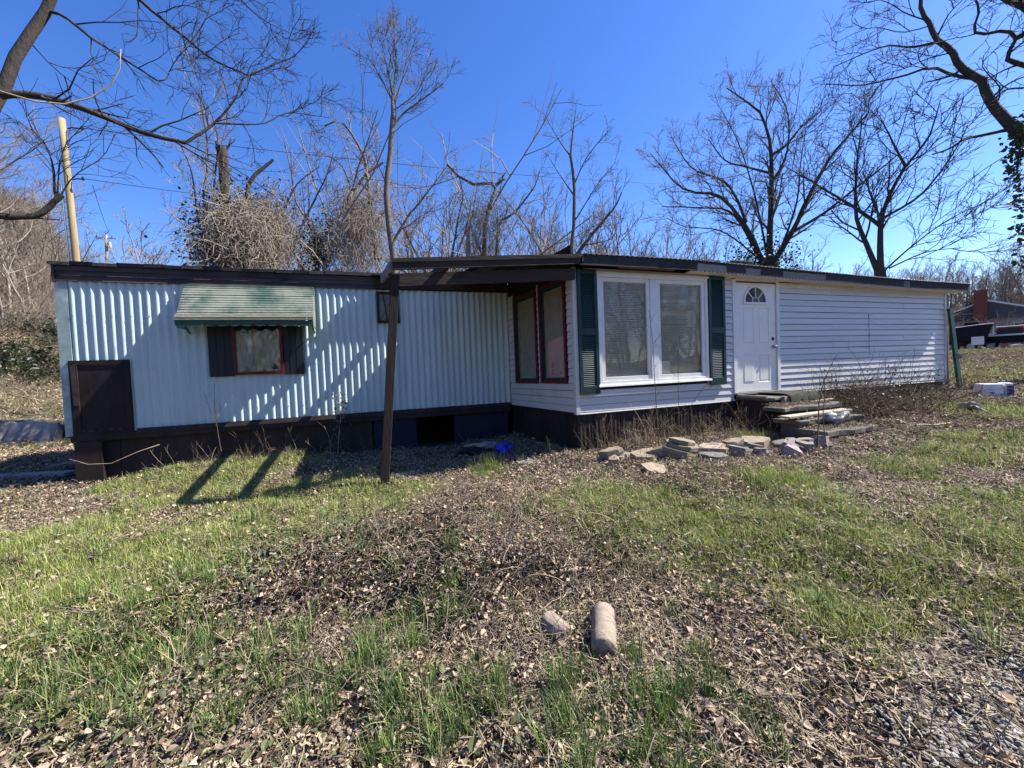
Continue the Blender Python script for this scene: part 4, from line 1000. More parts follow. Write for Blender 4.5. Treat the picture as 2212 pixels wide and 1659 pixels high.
# ================================================================== far right yard
def frame(px, py, r):
    p = at((px, py), r); d = np.array([p[0], p[1]]); d = d / np.linalg.norm(d); u = np.array([d[1], -d[0]])
    zg = g(p[0], p[1])
    return lambda a, b, c_: (p[0] + u[0] * a + d[0] * b, p[1] + u[1] * a + d[1] * b, zg + c_), (p[0], p[1], zg)
def fbox(fr, a0, a1, b0, b1, c0, c1, mb=None):
    mb = mb or MB()
    return mb.add([fr(a0, b0, c0), fr(a1, b0, c0), fr(a1, b1, c0), fr(a0, b1, c0), fr(a0, b0, c1), fr(a1, b0, c1), fr(a1, b1, c1), fr(a0, b1, c1)],
                  [(0, 3, 2, 1), (4, 5, 6, 7), (0, 1, 5, 4), (1, 2, 6, 5), (2, 3, 7, 6), (3, 0, 4, 7)])
def wheel(fr, a, b, r_, parent, wd=.2):
    t_ = MB(); n = 18
    V = [];
    for s in (-wd / 2, wd / 2):
        for rr_ in (r_, r_ * .6):
            V += [fr(a + rr_ * math.cos(2 * math.pi * i / n), b + s, r_ + rr_ * math.sin(2 * math.pi * i / n)) for i in range(n)]
    Fs = []
    for i in range(n):
        j = (i + 1) % n; Fs += [(i, j, 2 * n + j, 2 * n + i), (i, n + i, n + j, j), (2 * n + i, 2 * n + j, 3 * n + j, 3 * n + i)]
    w_ = t_.add(V, Fs).build('wheel', 'tyre', parent)
    h = MB(); V = [fr(a + r_ * .6 * math.cos(2 * math.pi * i / n), b - wd * .3, r_ + r_ * .6 * math.sin(2 * math.pi * i / n)) for i in range(n)]
    h.add(V, [tuple(range(n))]); h.build('rim', 'grey_plastic', w_)
fr, bp = frame(2092, 757, 42)
DT = thing('dump_trailer', 'dark tarpaulin-covered dump trailer parked beyond the right house end', 'trailer', bp)
mb = MB(); V = [fr(a, b, c_) for b in (0, 3.2) for a, c_ in ((-1.0, .62), (.78, .62), (1.08, 1.78), (-1.5, 1.72))]
mb.add(V, [(0, 1, 2, 3), (7, 6, 5, 4), (0, 4, 5, 1), (1, 5, 6, 2), (2, 6, 7, 3), (3, 7, 4, 0)]); mb.build('body', 'dark_tarp', DT)
MB().tube([fr(-1.55, -.03, 1.75), fr(-.4, -.03, 1.72), fr(.4, -.03, 1.80), fr(1.12, -.03, 1.83)], .03, 6).build('rim_rail', 'white_paint', DT)
fbox(fr, -.2, .5, .5, 1.4, 1.86, 2.06).build('load_bundle', 'dark_tarp', DT, bevel=.06)
fbox(fr, -1.5, .9, .2, 3.0, .42, .56).build('chassis', 'wood_dark', DT)
for b in (.25, 2.6): wheel(fr, -.75, b, .33, DT)
for b in (.25, 2.6): wheel(fr, .1, b, .33, DT)
fr2, bp2 = frame(2112, 757, 40)
single(fbox(fr2, -.27, .27, 0, .04, .38, .92), 'sheet_panel', 'white_paint', 'pale square panel propped against the dark dump trailer', 'panel')
fr2, bp2 = frame(2122, 762, 39)
blob('field_stone', 'stone_tan', (bp2[0], bp2[1], bp2[2] - .05), (.55, .4, .45), 'pale lump of stone in the grass before the dump trailer', 'stone', 41, 3, .3)
fr, bp = frame(2182, 757, 44)
TR = thing('pickup_truck', 'old dark red pickup truck with white pipe rack in the far yard', 'truck', bp)
mb = fbox(fr, -1.25, 1.9, 0, 1.75, .45, .95); mb.build('bed', 'dark_tarp', TR, bevel=.05)
mb = MB(); V = [fr(a, b, c_) for b in (.05, 1.7) for a, c_ in ((-.75, .95), (.75, .95), (.55, 1.52), (-.55, 1.52))]
mb.add(V, [(0, 1, 2, 3), (7, 6, 5, 4), (0, 4, 5, 1), (1, 5, 6, 2), (2, 6, 7, 3), (3, 7, 4, 0)]); mb.build('cab', 'red_paint', TR, bevel=.05)
mb = MB(); mb.add([fr(-.62, .03, 1.0), fr(.62, .03, 1.0), fr(.48, .03, 1.42), fr(-.48, .03, 1.42)], [(0, 1, 2, 3)]); mb.build('rear_window', 'black_paint', TR)
fbox(fr, -.62, .62, .0, 1.6, 1.53, 1.60).build('roof_panel', 'white_paint', TR, bevel=.03)
for a in (-.75, .8): MB().tube([fr(a, -.05, .95), fr(a, -.05, 1.62)], .06, 6).build('rack_post', 'white_paint', TR)
MB().tube([fr(-1.75, -.05, 1.5), fr(-1.25, -.05, .98), fr(1.9, -.05, .98)], .06, 6).build('rack_rail', 'white_paint', TR)
MB().tube([fr(-1.25, -.05, .98), fr(-.6, -.05, 1.14)], .05, 6).build('rack_rail', 'white_paint', TR)
MB().tube([fr(.85, -.05, 1.45), fr(1.3, -.05, 1.1), fr(1.9, -.05, 1.1)], .06, 6).build('rack_rail', 'white_paint', TR)
for a in (-.85, 1.4):
    for b in (.1, 1.6): wheel(fr, a, b, .36, TR)
rg = random.Random(21)
for i in range(9):
    a = rg.uniform(-.3, 2.0); b = rg.uniform(-1.6, -.4); z = rg.uniform(.03, .25)
    single(MB().bar(fr(a, b, z), fr(a + rg.uniform(.3, .9), b + rg.uniform(-.3, .3), z + rg.uniform(-.02, .1)), .12, .04), 'scrap_board', 'white_paint', 'bleached scrap board in the pile beside the red truck', 'board', 'scrap boards by the truck')
# brick chimney of a house among the far trees
fr, bp = frame(2118, 745, 62)
FH = thing('far_house', 'grey house with tall red brick chimney half hidden by far trees', 'house', bp)
fbox(fr, -3.6, 4.4, 1.2, 8, 0, 2.9).build('wall', 'house_grey', FH)
mb = MB(); V = [fr(a, b, c_) for b in (.8, 8.4) for a, c_ in ((-4.0, 2.8), (4.8, 2.8), (.4, 4.6))]
mb.add(V, [(0, 1, 2), (5, 4, 3), (0, 3, 4, 1), (1, 4, 5, 2), (2, 5, 3, 0)]); mb.build('roof', 'roof_grey', FH)
for a, b in ((fr(-4.05, .75, 2.84), fr(.4, .75, 4.66)), (fr(.4, .75, 4.66), fr(4.85, .75, 2.84))): MB().bar(a, b, .06, .14).build('barge_board', 'white_paint', FH)
for a0 in (1.9, -2.6):
    w_ = fbox(fr, a0, a0 + 1.1, 1.13, 1.19, 1.0, 2.2).build('window', 'white_paint', FH); fbox(fr, a0 + .08, a0 + 1.02, 1.10, 1.125, 1.08, 2.12).build('pane', 'black_paint', w_)
ch = fbox(fr, -.42, .42, 0, .78, .02, 5.55).build('chimney', 'mortar', FH)
mb = fbox(fr, .43, 1.2, .1, .7, .02, 1.15); mb.add([fr(.43, .1, 1.16), fr(1.2, .1, 1.16), fr(.43, .1, 2.5), fr(.43, .7, 1.16), fr(1.2, .7, 1.16), fr(.43, .7, 2.5)], [(0, 1, 2), (5, 4, 3), (0, 3, 4, 1), (1, 4, 5, 2)]); mb.build('chimney_shoulder', 'brick', FH)
bk = MB(); z = .05; row = 0
while z < 5.45:
    for i in range(-1, 4):
        a0 = -.45 + .225 * i + (.11 if row % 2 else 0); a1 = a0 + .212
        a0, a1 = max(a0, -.45), min(a1, .45)
        if a1 - a0 > .03: fbox(fr, a0, a1, -.02, .8, z, z + .066, bk)
    z += .078; row += 1
kind(bk.build('brick_courses', 'brick', ch), 'stuff')
fbox(fr, -.5, .5, -.06, .86, 5.551, 5.68).build('chimney_cap', 'brick', ch)
fbox(fr, .02, .26, .2, .5, 5.681, 6.3).build('flue', 'plank_pale', ch)
# ================================================================== trees
def tubes(polys, radii, k):
    """polys (N,n,3), radii (N,n) -> verts, quads of k-sided tubes"""
    P = np.asarray(polys, float); Rr = np.asarray(radii, float); N, n, _ = P.shape
    T = np.empty_like(P); T[:, 1:-1] = P[:, 2:] - P[:, :-2]; T[:, 0] = P[:, 1] - P[:, 0]; T[:, -1] = P[:, -1] - P[:, -2]
    T /= np.linalg.norm(T, axis=2, keepdims=True) + 1e-9
    ref = np.where(np.abs(T[:, :1, 2:3]) < .8, np.array([0, 0, 1.0]), np.array([1.0, 0, 0]))
    A = np.cross(T, np.broadcast_to(ref, T.shape)); A /= np.linalg.norm(A, axis=2, keepdims=True) + 1e-9
    B = np.cross(T, A)
    an = 2 * np.pi * np.arange(k) / k
    V = P[:, :, None, :] + Rr[:, :, None, None] * (A[:, :, None, :] * np.cos(an)[:, None] + B[:, :, None, :] * np.sin(an)[:, None])
    base = (np.arange(N) * n * k)[:, None, None] + (np.arange(n - 1) * k)[None, :, None]
    j = np.arange(k)[None, None, :]; j2 = (j + 1) % k
    Q = np.stack([base + j, base + j2, base + k + j2, base + k + j], -1).reshape(-1, 4)
    return V.reshape(-1, 3), Q
def tube_mesh(name, groups, m):
    Vs, Qs, o = [], [], 0
    for (n, k), (pp, rr_) in groups.items():
        V, Q = tubes(pp, rr_, k); Vs.append(V); Qs.append(Q + o); o += len(V)
    return npmesh(name, np.concatenate(Vs), np.concatenate(Qs), m)
class Tree:
    def __init__(self, seed): self.rg = np.random.default_rng(seed); self.g = {'trunk': {}, 'crown': {}}
    def add(self, part, pts, r, k):
        a = self.g[part].setdefault((len(pts), k), ([], [])); a[0].append(pts); a[1].append(r)
    def grow(self, p, d, L, n, wob, up):
        P = [np.array(p, float)]; d = np.array(d, float); st = L / (n - 1)
        for _ in range(n - 1):
            d = d + self.rg.normal(0, wob, 3); d[2] += up; d /= np.linalg.norm(d); P.append(P[-1] + d * st)
        return np.array(P)
    def kids(self, pts, r, cfg, lvl):
        if lvl >= len(cfg): return
        c = cfg[lvl]; seg = np.linalg.norm(np.diff(pts, axis=0), axis=1); L = seg.sum(); cum = np.concatenate([[0], np.cumsum(seg)]) / L
        cnt = max(1, int(round(c['n'] * (L ** c.get('lp', 0)) * self.rg.uniform(.8, 1.2))))
        az0 = self.rg.uniform(0, 6.28)
        for i in range(cnt):
            t = c.get('t0', .25) + (1 - c.get('t0', .25)) * (i + self.rg.uniform(.1, .9)) / cnt
            t = min(t, .995); k = min(int(np.searchsorted(cum, t) - 1), len(pts) - 2); k = max(k, 0)
            f = (t - cum[k]) / (cum[k + 1] - cum[k] + 1e-9); p = pts[k] * (1 - f) + pts[k + 1] * f; rp = r[k] * (1 - f) + r[k + 1] * f
            ax = pts[k + 1] - pts[k]; ax /= np.linalg.norm(ax) + 1e-9
            a = az0 + i * 2.4 + self.rg.uniform(-.5, .5); an = rad(self.rg.uniform(*c['a']))
            u = np.cross(ax, [0.31, 0.17, 0.93]); u /= np.linalg.norm(u) + 1e-9; v = np.cross(ax, u)
            d = ax * math.cos(an) + (u * math.cos(a) + v * math.sin(a)) * math.sin(an)
            l = self.rg.uniform(*c['l']) * (1 - c.get('taper', .45) * t) * (L if c.get('rel', True) else 1.0)
            l = max(l, .12)
            P = self.grow(p, d, l, c['p'], c['w'], c['up'])
            r0 = min(max(rp * c['r'], c.get('rm', .004)), max(rp, c.get('rm', .004))); R_ = np.linspace(r0, max(r0 * .35, c.get('rm', .004) * .6), c['p'])
            self.add('trunk' if c.get('big') else 'crown', P, R_, c['k'])
            self.kids(P, R_, cfg, lvl + 1)
    def limb(self, pts, r0, r1, cfg, lvl=0, k=8, n=14, part='trunk'):
        pts = np.array(pts, float); cum = np.concatenate([[0], np.cumsum(np.linalg.norm(np.diff(pts, axis=0), axis=1))]); cum /= cum[-1]
        # Catmull-Rom resample
        ts = np.linspace(0, 1, n); out = []
        for t in ts:
            i = min(max(int(np.searchsorted(cum, t, 'right') - 1), 0), len(pts) - 2); f = (t - cum[i]) / (cum[i + 1] - cum[i] + 1e-9)
            p0, p1, p2, p3 = pts[max(i - 1, 0)], pts[i], pts[i + 1], pts[min(i + 2, len(pts) - 1)]
            out.append(.5 * ((2 * p1) + (-p0 + p2) * f + (2 * p0 - 5 * p1 + 4 * p2 - p3) * f * f + (-p0 + 3 * p1 - 3 * p2 + p3) * f ** 3))
        P = np.array(out); R_ = r0 + (r1 - r0) * ts ** .8
        P[1:-1] += self.rg.normal(0, .06 * (r0 + r1), (n - 2, 3))
        self.add(part, P, R_, k); self.kids(P, R_, cfg, lvl)
        return P, R_
    def build(self, name, label, base, bark, twig, group=None):
        root = thing(name, label, 'tree', base, group)
        if self.g['trunk']: put('trunk', tube_mesh('trunk', self.g['trunk'], bark), root)
        if self.g['crown']: put('crown', tube_mesh('crown', self.g['crown'], twig), root)
        return root
def px_line(pix, r, dr=None):
    out = []
    for i, p in enumerate(pix):
        rr_ = r if dr is None else r + dr * i / (len(pix) - 1)
        out.append(at(p, rr_))
    return out

TW = lambda n, l, rm=.0035, up=.03, w=.16: dict(n=n, l=l, a=(25, 60), p=4, k=3, w=w, up=up, r=.6, rm=rm)
fine = [dict(n=3.4, lp=1, l=(.35, .75), rel=False, a=(30, 65), p=6, k=4, w=.16, up=.04, r=.5, rm=.006, t0=.12, taper=.3),
        dict(n=6.5, l=(.45, .95), a=(28, 60), p=5, k=3, w=.17, up=.02, r=.6, rm=.004, t0=.15),
        dict(n=4, l=(.45, .85), a=(25, 60), p=4, k=3, w=.18, up=.01, r=.7, rm=.003, t0=.2)]
# --- tree overhanging from the left
t = Tree(11); r7 = 7.0
b0 = at((-150, 700), 7.4); b0[2] = g(b0[0], b0[1]) - .1
trunk = [b0] + [at((-110, 520), 7.3)] + px_line([(-60, 330), (0, 205), (45, 112), (85, 45), (118, -20), (170, -120), (210, -230)], 7.2, -.3)
t.limb(trunk, .105, .036, [], k=10, n=24)
fineL = fine
A_, _ = t.limb(px_line([(0, 206), (55, 204), (120, 216), (180, 236), (245, 261), (320, 290), (400, 309)], 7.0, -.6), .042, .022, fineL[1:], k=7, n=16)
t.limb(px_line([(400, 309), (465, 265), (514, 204), (520, 176), (545, 160), (640, 120)], 6.4, .1), .02, .006, fineL, k=6)
t.limb(px_line([(465, 266), (567, 267), (623, 244), (715, 255)], 6.4, .2), .013, .004, fineL, k=5)
t.limb(px_line([(623, 244), (670, 225), (718, 200)], 6.5, .2), .008, .003, fineL, k=5, n=8)
t.limb(px_line([(400, 309), (470, 343), (520, 372), (590, 420)], 6.4, -.2), .011, .004, fineL[1:], k=5, n=10)
t.limb(px_line([(112, 26), (140, 36), (196, 81), (264, 125), (340, 174)], 7.0, -.3), .018, .010, fineL[1:], k=6)
t.limb(px_line([(340, 174), (359, 172), (370, 151), (408, 143), (440, 110)], 6.7, .2), .009, .003, fineL, k=5)
t.limb(px_line([(340, 174), (380, 192), (420, 205)], 6.7, .2), .005, .003, fineL[1:], k=4, n=7)
t.limb(px_line([(230, -70), (302, 0), (351, 42), (412, 91), (465, 132), (540, 164)], 7.0, -.4), .026, .010, fineL, k=6)
t.limb(px_line([(412, 91), (440, 50), (455, 10), (460, -40)], 6.8, .1), .010, .004, fineL, k=5, n=8)
t.limb(px_line([(540, 164), (600, 130), (650, 60)], 6.6, .3), .009, .003, fineL, k=5, n=8)
t.limb(px_line([(480, -60), (520, 0), (580, 50), (650, 80)], 6.8, .3), .012, .003, fineL, k=5, n=8)
t.limb(px_line([(60, 85), (120, 150), (200, 210), (260, 260)], 7.1, .5), .009, .003, fineL, k=4, n=10)
t.limb(px_line([(-60, 462), (0, 465), (75, 466), (110, 445), (134, 421)], 7.2, -.2), .045, .028, [], k=7)
t.limb(px_line([(0, 468), (60, 470), (128, 475)], 7.2, -.1), .012, .006, [], k=5, n=7)
for pl in ([(120, 430), (117, 370), (100, 320), (40, 260)], [(124, 425), (130, 350), (150, 300), (200, 270)], [(118, 420), (110, 340), (80, 290), (0, 240)], [(128, 428), (160, 380), (220, 340), (250, 290)]):
    t.limb(px_line(pl, 7.1, -.3), .011, .003, fineL[1:], k=4, n=9)
t.build('bare_tree', 'grey bare tree whose long limbs hang over the left house end', b0, 'bark_dark', 'twig_dark')
tw = MB().tube(px_line([(-20, 192), (0, 197), (75, 219), (140, 225), (196, 211), (242, 181), (259, 147), (261, 106)], 6.0, -.4), [.006, .0065, .007, .007, .0065, .006, .005, .003], 6)
single(tw, 'broken_twig', 'stem_straw', 'pale broken twig hooked in the limbs of the left tree', 'branch', None, True)

# --- tree overhanging from the right, with ivy
t = Tree(12)
RR = 18.0; KR = 2.25
b0 = at((2420, 700), RR); b0[2] = g(b0[0], b0[1]) - .1
rt = lambda pl, r0, r1, c_, k=6, n=12, R_=18.0, dr=0: t.limb(px_line(pl, R_, dr), r0 * KR, r1 * KR, c_, k=k, n=n)
t.limb([b0] + px_line([(2410, 560), (2380, 430), (2330, 350), (2290, 200), (2260, 60), (2240, -120)], RR, -.4), .42, .16, [], k=10, n=20)
rt([(2300, 372), (2212, 296), (2175, 261), (2138, 215), (2115, 170), (2077, 147), (2058, 113), (2024, 87), (2005, 45), (1993, 30), (1988, -30)], .075, .02, [], 8, 24)
fr_c = [dict(fine[0], n=1.6, l=(.8, 1.75), rm=.013), dict(fine[1], rm=.009), dict(fine[2], rm=.007)]
rt([(2107, 170), (2058, 162), (2013, 145), (1968, 159), (1911, 174), (1854, 185), (1786, 181)], .022, .006, fr_c)
rt([(2024, 91), (1968, 102), (1922, 98), (1873, 113), (1801, 144)], .018, .005, fr_c)
rt([(2058, 113), (2000, 128), (1950, 150), (1925, 155), (1860, 190)], .009, .003, fr_c, 5, 10)
rt([(2175, 281), (2119, 293), (2081, 302), (2051, 321), (2013, 334)], .022, .010, fr_c[1:])
rt([(2077, 150), (2050, 165), (2000, 178)], .014, .008, fr_c[1:], 6, 7)
rt([(2300, 180), (2212, 140), (2175, 125), (2194, 83), (2171, 68), (2122, 72), (2103, 64), (2115, 23), (2098, -20)], .035, .010, fr_c, 6, 18)
rt([(2260, 40), (2212, 14), (2160, -10)], .05, .03, fr_c, 6, 7)
rt([(2194, 83), (2230, 60), (2260, 20)], .03, .03, [], 6, 7)
rt([(2005, 45), (1960, 30), (1900, 0), (1830, 20)], .010, .003, fr_c, 5, 10)
rt([(2010, 55), (1950, 70), (1880, 60), (1800, 95)], .008, .003, fr_c, 5, 10)
rt([(2024, 80), (2050, 30), (2090, -10)], .012, .005, fr_c, 5, 8)
rt([(2138, 215), (2180, 180), (2230, 160)], .014, .006, fr_c, 5, 8)
rt([(2150, 230), (2160, 190), (2120, 140), (2140, 100)], .010, .004, fr_c, 5, 8)
rt([(2212, 190), (2170, 195), (2140, 225)], .012, .006, fr_c, 5, 8)
rt([(2115, 180), (2030, 250), (1960, 270)], .007, .003, fr_c, 4, 8)
rt([(2200, 320), (2120, 370), (2060, 420), (2000, 440)], .006, .003, fr_c[1:], 4, 9)
rt([(2220, 380), (2150, 420), (2100, 460)], .006, .003, fr_c[1:], 4, 9)
RT = t.build('bare_tree', 'dark gnarled bare tree reaching in from the right with ivy', b0, 'bark_dark', 'twig_dark')  # dark bark and twig colours stand in for backlighting
def leaf_cards(name, pts, size, m, parent, seed, fold=.3, shape=((0, -.5), (.36, -.1), (.25, .3), (0, .55), (-.25, .3), (-.36, -.1))):
    """many small folded leaves as one part"""
    rg = np.random.default_rng(seed); pts = np.asarray(pts, float); N = len(pts)
    sh = np.array([(x, y, fold * abs(x)) for x, y in shape]); sh = np.concatenate([sh, [[0, 0.05, 0]]]); M = len(sh)
    q_ = rg.normal(size=(N, 4)); q_ /= np.linalg.norm(q_, axis=1, keepdims=True); w_, x, y, z = q_.T
    Rm = np.stack([1 - 2 * (y * y + z * z), 2 * (x * y - z * w_), 2 * (x * z + y * w_), 2 * (x * y + z * w_), 1 - 2 * (x * x + z * z), 2 * (y * z - x * w_), 2 * (x * z - y * w_), 2 * (y * z + x * w_), 1 - 2 * (x * x + y * y)], 1).reshape(N, 3, 3)
    s_ = size * rg.uniform(.6, 1.3, N)
    V = pts[:, None, :] + np.einsum('nij,mj->nmi', Rm, sh) * s_[:, None, None]
    k = M - 1; T = np.array([(i, (i + 1) % k, k) for i in range(k)])
    Fq = (np.arange(N) * M)[:, None, None] + T[None]
    me = npmesh(name, V.reshape(-1, 3), Fq.reshape(-1, 3), m, smooth=False)
    ca = me.color_attributes.new('col', 'FLOAT_COLOR', 'POINT'); c_ = np.repeat(rg.uniform(.6, 1.5, (N, 1)), M, 0); C4 = np.ones((N * M, 4)); C4[:, :3] = c_ * np.repeat(rg.uniform(.9, 1.1, (N, 3)), M, 0)
    ca.data.foreach_set('color', C4.astype(np.float32).ravel())
    o = put(name, me, parent); kind(o, 'stuff'); return o
rg_ = np.random.default_rng(5); P = []
for (cx, cy, sx, sy, n) in ((2200, 320, 26, 26, 150), (2190, 370, 22, 22, 90), (2205, 430, 20, 30, 80), (2203, 500, 18, 30, 70), (2205, 270, 14, 18, 80), (2225, 560, 30, 30, 60)):
    for _ in range(n): P.append(at((cx + rg_.normal() * sx * .6, cy + rg_.normal() * sy * .6), 17.8 + rg_.normal() * .5))
leaf_cards('ivy_leaves', P, .12, 'leaf_dark', RT, 6)

# --- traced trees behind the house
bgf = [dict(n=2.1, lp=1, l=(.8, 1.8), rel=False, a=(25, 55), p=6, k=4, w=.13, up=.07, r=.5, rm=.011, t0=.15, taper=.4),
       dict(n=6, l=(.4, .85), a=(25, 55), p=5, k=3, w=.15, up=.06, r=.6, rm=.008, t0=.15),
       dict(n=4.5, l=(.4, .8), a=(22, 55), p=4, k=3, w=.16, up=.05, r=.7, rm=.006, t0=.2)]
def base_at(px, r):
    b = at((px, 620), r); b[2] = g(b[0], b[1]) - .1; return b
# slender tall tree
t = Tree(21); R_ = 14.0; b0 = base_at(853, R_); L_ = lambda pl, r0, r1, c_=bgf, k=6, n=12: t.limb(px_line(pl, R_), r0, r1, c_, k=k, n=n)
t.limb([b0] + px_line([(850, 560), (838, 480), (834, 400), (843, 330), (849, 250)], R_), .15, .08, [], k=9, n=16)
tall = [dict(bgf[0], n=2.6, a=(18, 42), up=.10), dict(bgf[1], up=.09), bgf[2]]
L_([(849, 250), (848, 211), (856, 125), (841, 52)], .07, .012, tall); L_([(848, 300), (847, 279), (875, 242), (928, 204), (958, 181)], .05, .010, tall); L_([(849, 230), (848, 219), (818, 159), (792, 118)], .04, .010, tall)
L_([(850, 225), (870, 170), (880, 110), (885, 75)], .035, .008, tall); L_([(846, 200), (835, 140), (820, 80)], .025, .008, tall); L_([(848, 525), (880, 470), (909, 434), (966, 359)], .06, .012, bgf)
L_([(848, 240), (900, 200), (925, 150)], .025, .008, tall, 5, 8); L_([(836, 400), (815, 350), (800, 300)], .02, .008, bgf[1:], 5, 8)
t.build('bare_tree', 'tall slender bare tree standing above the porch roof', b0, 'bark', 'twig')
# big spreading tree
t = Tree(22); R_ = 17.0; b0 = base_at(1660, R_)
t.limb([b0] + px_line([(1660, 600), (1660, 560)], R_), .38, .32, [], k=10, n=8)
for pl, r0, r1 in (([(1662, 570), (1665, 450), (1665, 340), (1662, 300), (1643, 245), (1605, 215), (1570, 190)], .17, .02), ([(1668, 570), (1711, 502), (1760, 400), (1801, 332), (1877, 242)], .15, .02), ([(1714, 500), (1779, 461), (1847, 408), (1952, 325)], .08, .015),
                   ([(1650, 570), (1612, 491), (1552, 423), (1477, 408), (1405, 332)], .14, .015), ([(1612, 480), (1571, 397), (1495, 363), (1450, 295)], .08, .015), ([(1640, 560), (1582, 461), (1514, 449), (1431, 446)], .08, .015),
                   ([(1665, 375), (1612, 360), (1567, 347), (1530, 300)], .06, .015), ([(1667, 335), (1699, 313), (1726, 279), (1771, 242)], .07, .012), ([(1664, 400), (1700, 330), (1700, 240), (1665, 175)], .06, .012),
                   ([(1655, 540), (1630, 420), (1600, 320), (1560, 240)], .06, .012), ([(1640, 560), (1560, 500), (1480, 490), (1440, 470)], .05, .012), ([(1690, 530), (1720, 440), (1730, 350), (1740, 280)], .06, .012)):
    L_(pl, r0 * .78, r1, [dict(bgf[0], n=3.0, rm=.010, up=.09), dict(bgf[1], n=6.5), bgf[2]], 6, 14)
BT = t.build('bare_tree', 'wide spreading many-stemmed bare tree behind the house roof', b0, 'bark_dark', 'twig')
P = [at((1650 + rg_.normal() * 38, 555 + rg_.normal() * 22), R_ - .3 + rg_.normal() * .5) for _ in range(1100)]
leaf_cards('ivy_leaves', P, .085, 'leaf_dark', BT, 8)
# smaller forked tree
t = Tree(23); R_ = 15.0; b0 = base_at(1904, R_)
t.limb([b0] + px_line([(1902, 600), (1900, 580)], R_), .16, .13, [], k=8, n=8)
spread = [dict(bgf[0], n=2.7, l=(1.0, 2.2)), bgf[1], bgf[2]]
for pl, r0, r1 in (([(1898, 590), (1869, 521), (1849, 465), (1850, 378), (1858, 295), (1862, 240)], .085, .01), ([(1903, 593), (1903, 483), (1922, 423), (1956, 359), (2005, 298), (2032, 215)], .10, .01), ([(1902, 488), (1847, 449), (1779, 408), (1696, 359)], .06, .01),
                   ([(1956, 359), (1930, 310), (1900, 250)], .04, .01), ([(1910, 470), (1990, 420), (2060, 330), (2090, 270)], .04, .01), ([(1905, 590), (1960, 540), (2040, 480), (2100, 450)], .03, .008), ([(1920, 580), (2000, 545), (2080, 535)], .025, .008)):
    L_(pl, r0, r1, spread, 6, 12)
t.build('bare_tree', 'forked slim bare tree with upswept limbs at the roof\'s right half', b0, 'bark_dark', 'twig_dark')
# straight tree left of centre right
t = Tree(24); R_ = 20.0; b0 = base_at(1234, R_)
t.limb([b0] + px_line([(1234, 560), (1241, 472), (1238, 370), (1232, 332)], R_), .17, .07, [], k=8, n=14)
for pl, r0, r1 in (([(1232, 340), (1236, 300), (1245, 227)], .07, .01), ([(1230, 334), (1207, 302), (1173, 242)], .04, .01), ([(1240, 400), (1268, 340), (1313, 283)], .04, .01), ([(1238, 420), (1200, 363), (1180, 330)], .04, .01), ([(1241, 556), (1283, 502), (1324, 453), (1343, 415)], .12, .03), ([(1240, 480), (1290, 400), (1330, 350)], .04, .01)):
    L_(pl, r0, r1, [dict(bgf[0], n=1.7), bgf[1], bgf[2]], 6, 12)
t.build('bare_tree', 'straight bare tree with narrow pointed top beside the leaning trunk', b0, 'bark', 'twig')

def tangle(n, centre_px, r, sx, sy, seed, hang=.6, k=3):
    rg = np.random.default_rng(seed); G = ([], [])
    for _ in range(n):
        a = rg.normal(size=2) * .55; p = at((centre_px[0] + a[0] * sx, centre_px[1] + a[1] * sy), r + rg.normal() * sx * r / F * .45)
        d = rg.normal(size=3); d[2] -= hang; d /= np.linalg.norm(d); L = rg.uniform(.3, 1.2); P = [p]
        for _ in range(6):
            d = d + rg.normal(0, .35, 3); d[2] -= .12; d /= np.linalg.norm(d); P.append(P[-1] + d * L / 6)
        G[0].append(np.array(P)); G[1].append(np.linspace(.0085, .004, 7) * rg.uniform(.7, 1.5))
    return {(7, k): (np.array(G[0]), np.array(G[1]))}
# vine-smothered snag
t = Tree(25); R_ = 14.5; b0 = base_at(520, R_)
t.limb([b0] + px_line([(500, 560), (487, 440), (483, 370), (480, 318)], R_), .20, .12, [], k=9, n=14)
L_([(530, 560), (540, 470), (535, 400), (590, 345)], .12, .04, [], 7, 10); L_([(480, 335), (470, 322), (468, 305)], .07, .03, [], 6, 6); L_([(482, 330), (492, 318), (500, 300)], .05, .02, bgf[2:], 6, 6)
for pl in ([(446, 560), (427, 465), (415, 378), (385, 300)], [(455, 560), (440, 430), (450, 340), (440, 260), (430, 190)], [(470, 560), (462, 420), (470, 300), (450, 230)], [(600, 560), (605, 480), (640, 400), (690, 360)], [(620, 560), (660, 470), (705, 380), (720, 330)]):
    L_(pl, .05, .012, [dict(bgf[0], n=1.6), bgf[1], bgf[2]], 5, 12)
VT = t.build('bare_tree', 'broken snag smothered in a dome of pale vines and ivy', b0, 'bark_dark', 'twig_pale')
put('vine_tangle', tube_mesh('vine_tangle', tangle(4400, (535, 500), R_, 88, 72, 3, 1.3), 'vine'), VT)['kind'] = 'stuff'
P = [at((480 + rg_.normal() * 38, 520 + rg_.normal() * 55), R_ + .2 + rg_.normal() * .6) for _ in range(2000)] + [at((540 + rg_.normal() * 60, 480 + rg_.normal() * 45), R_ + .6 + rg_.normal() * .4) for _ in range(700)]
leaf_cards('ivy_leaves', P, .09, 'leaf_dark', VT, 9)
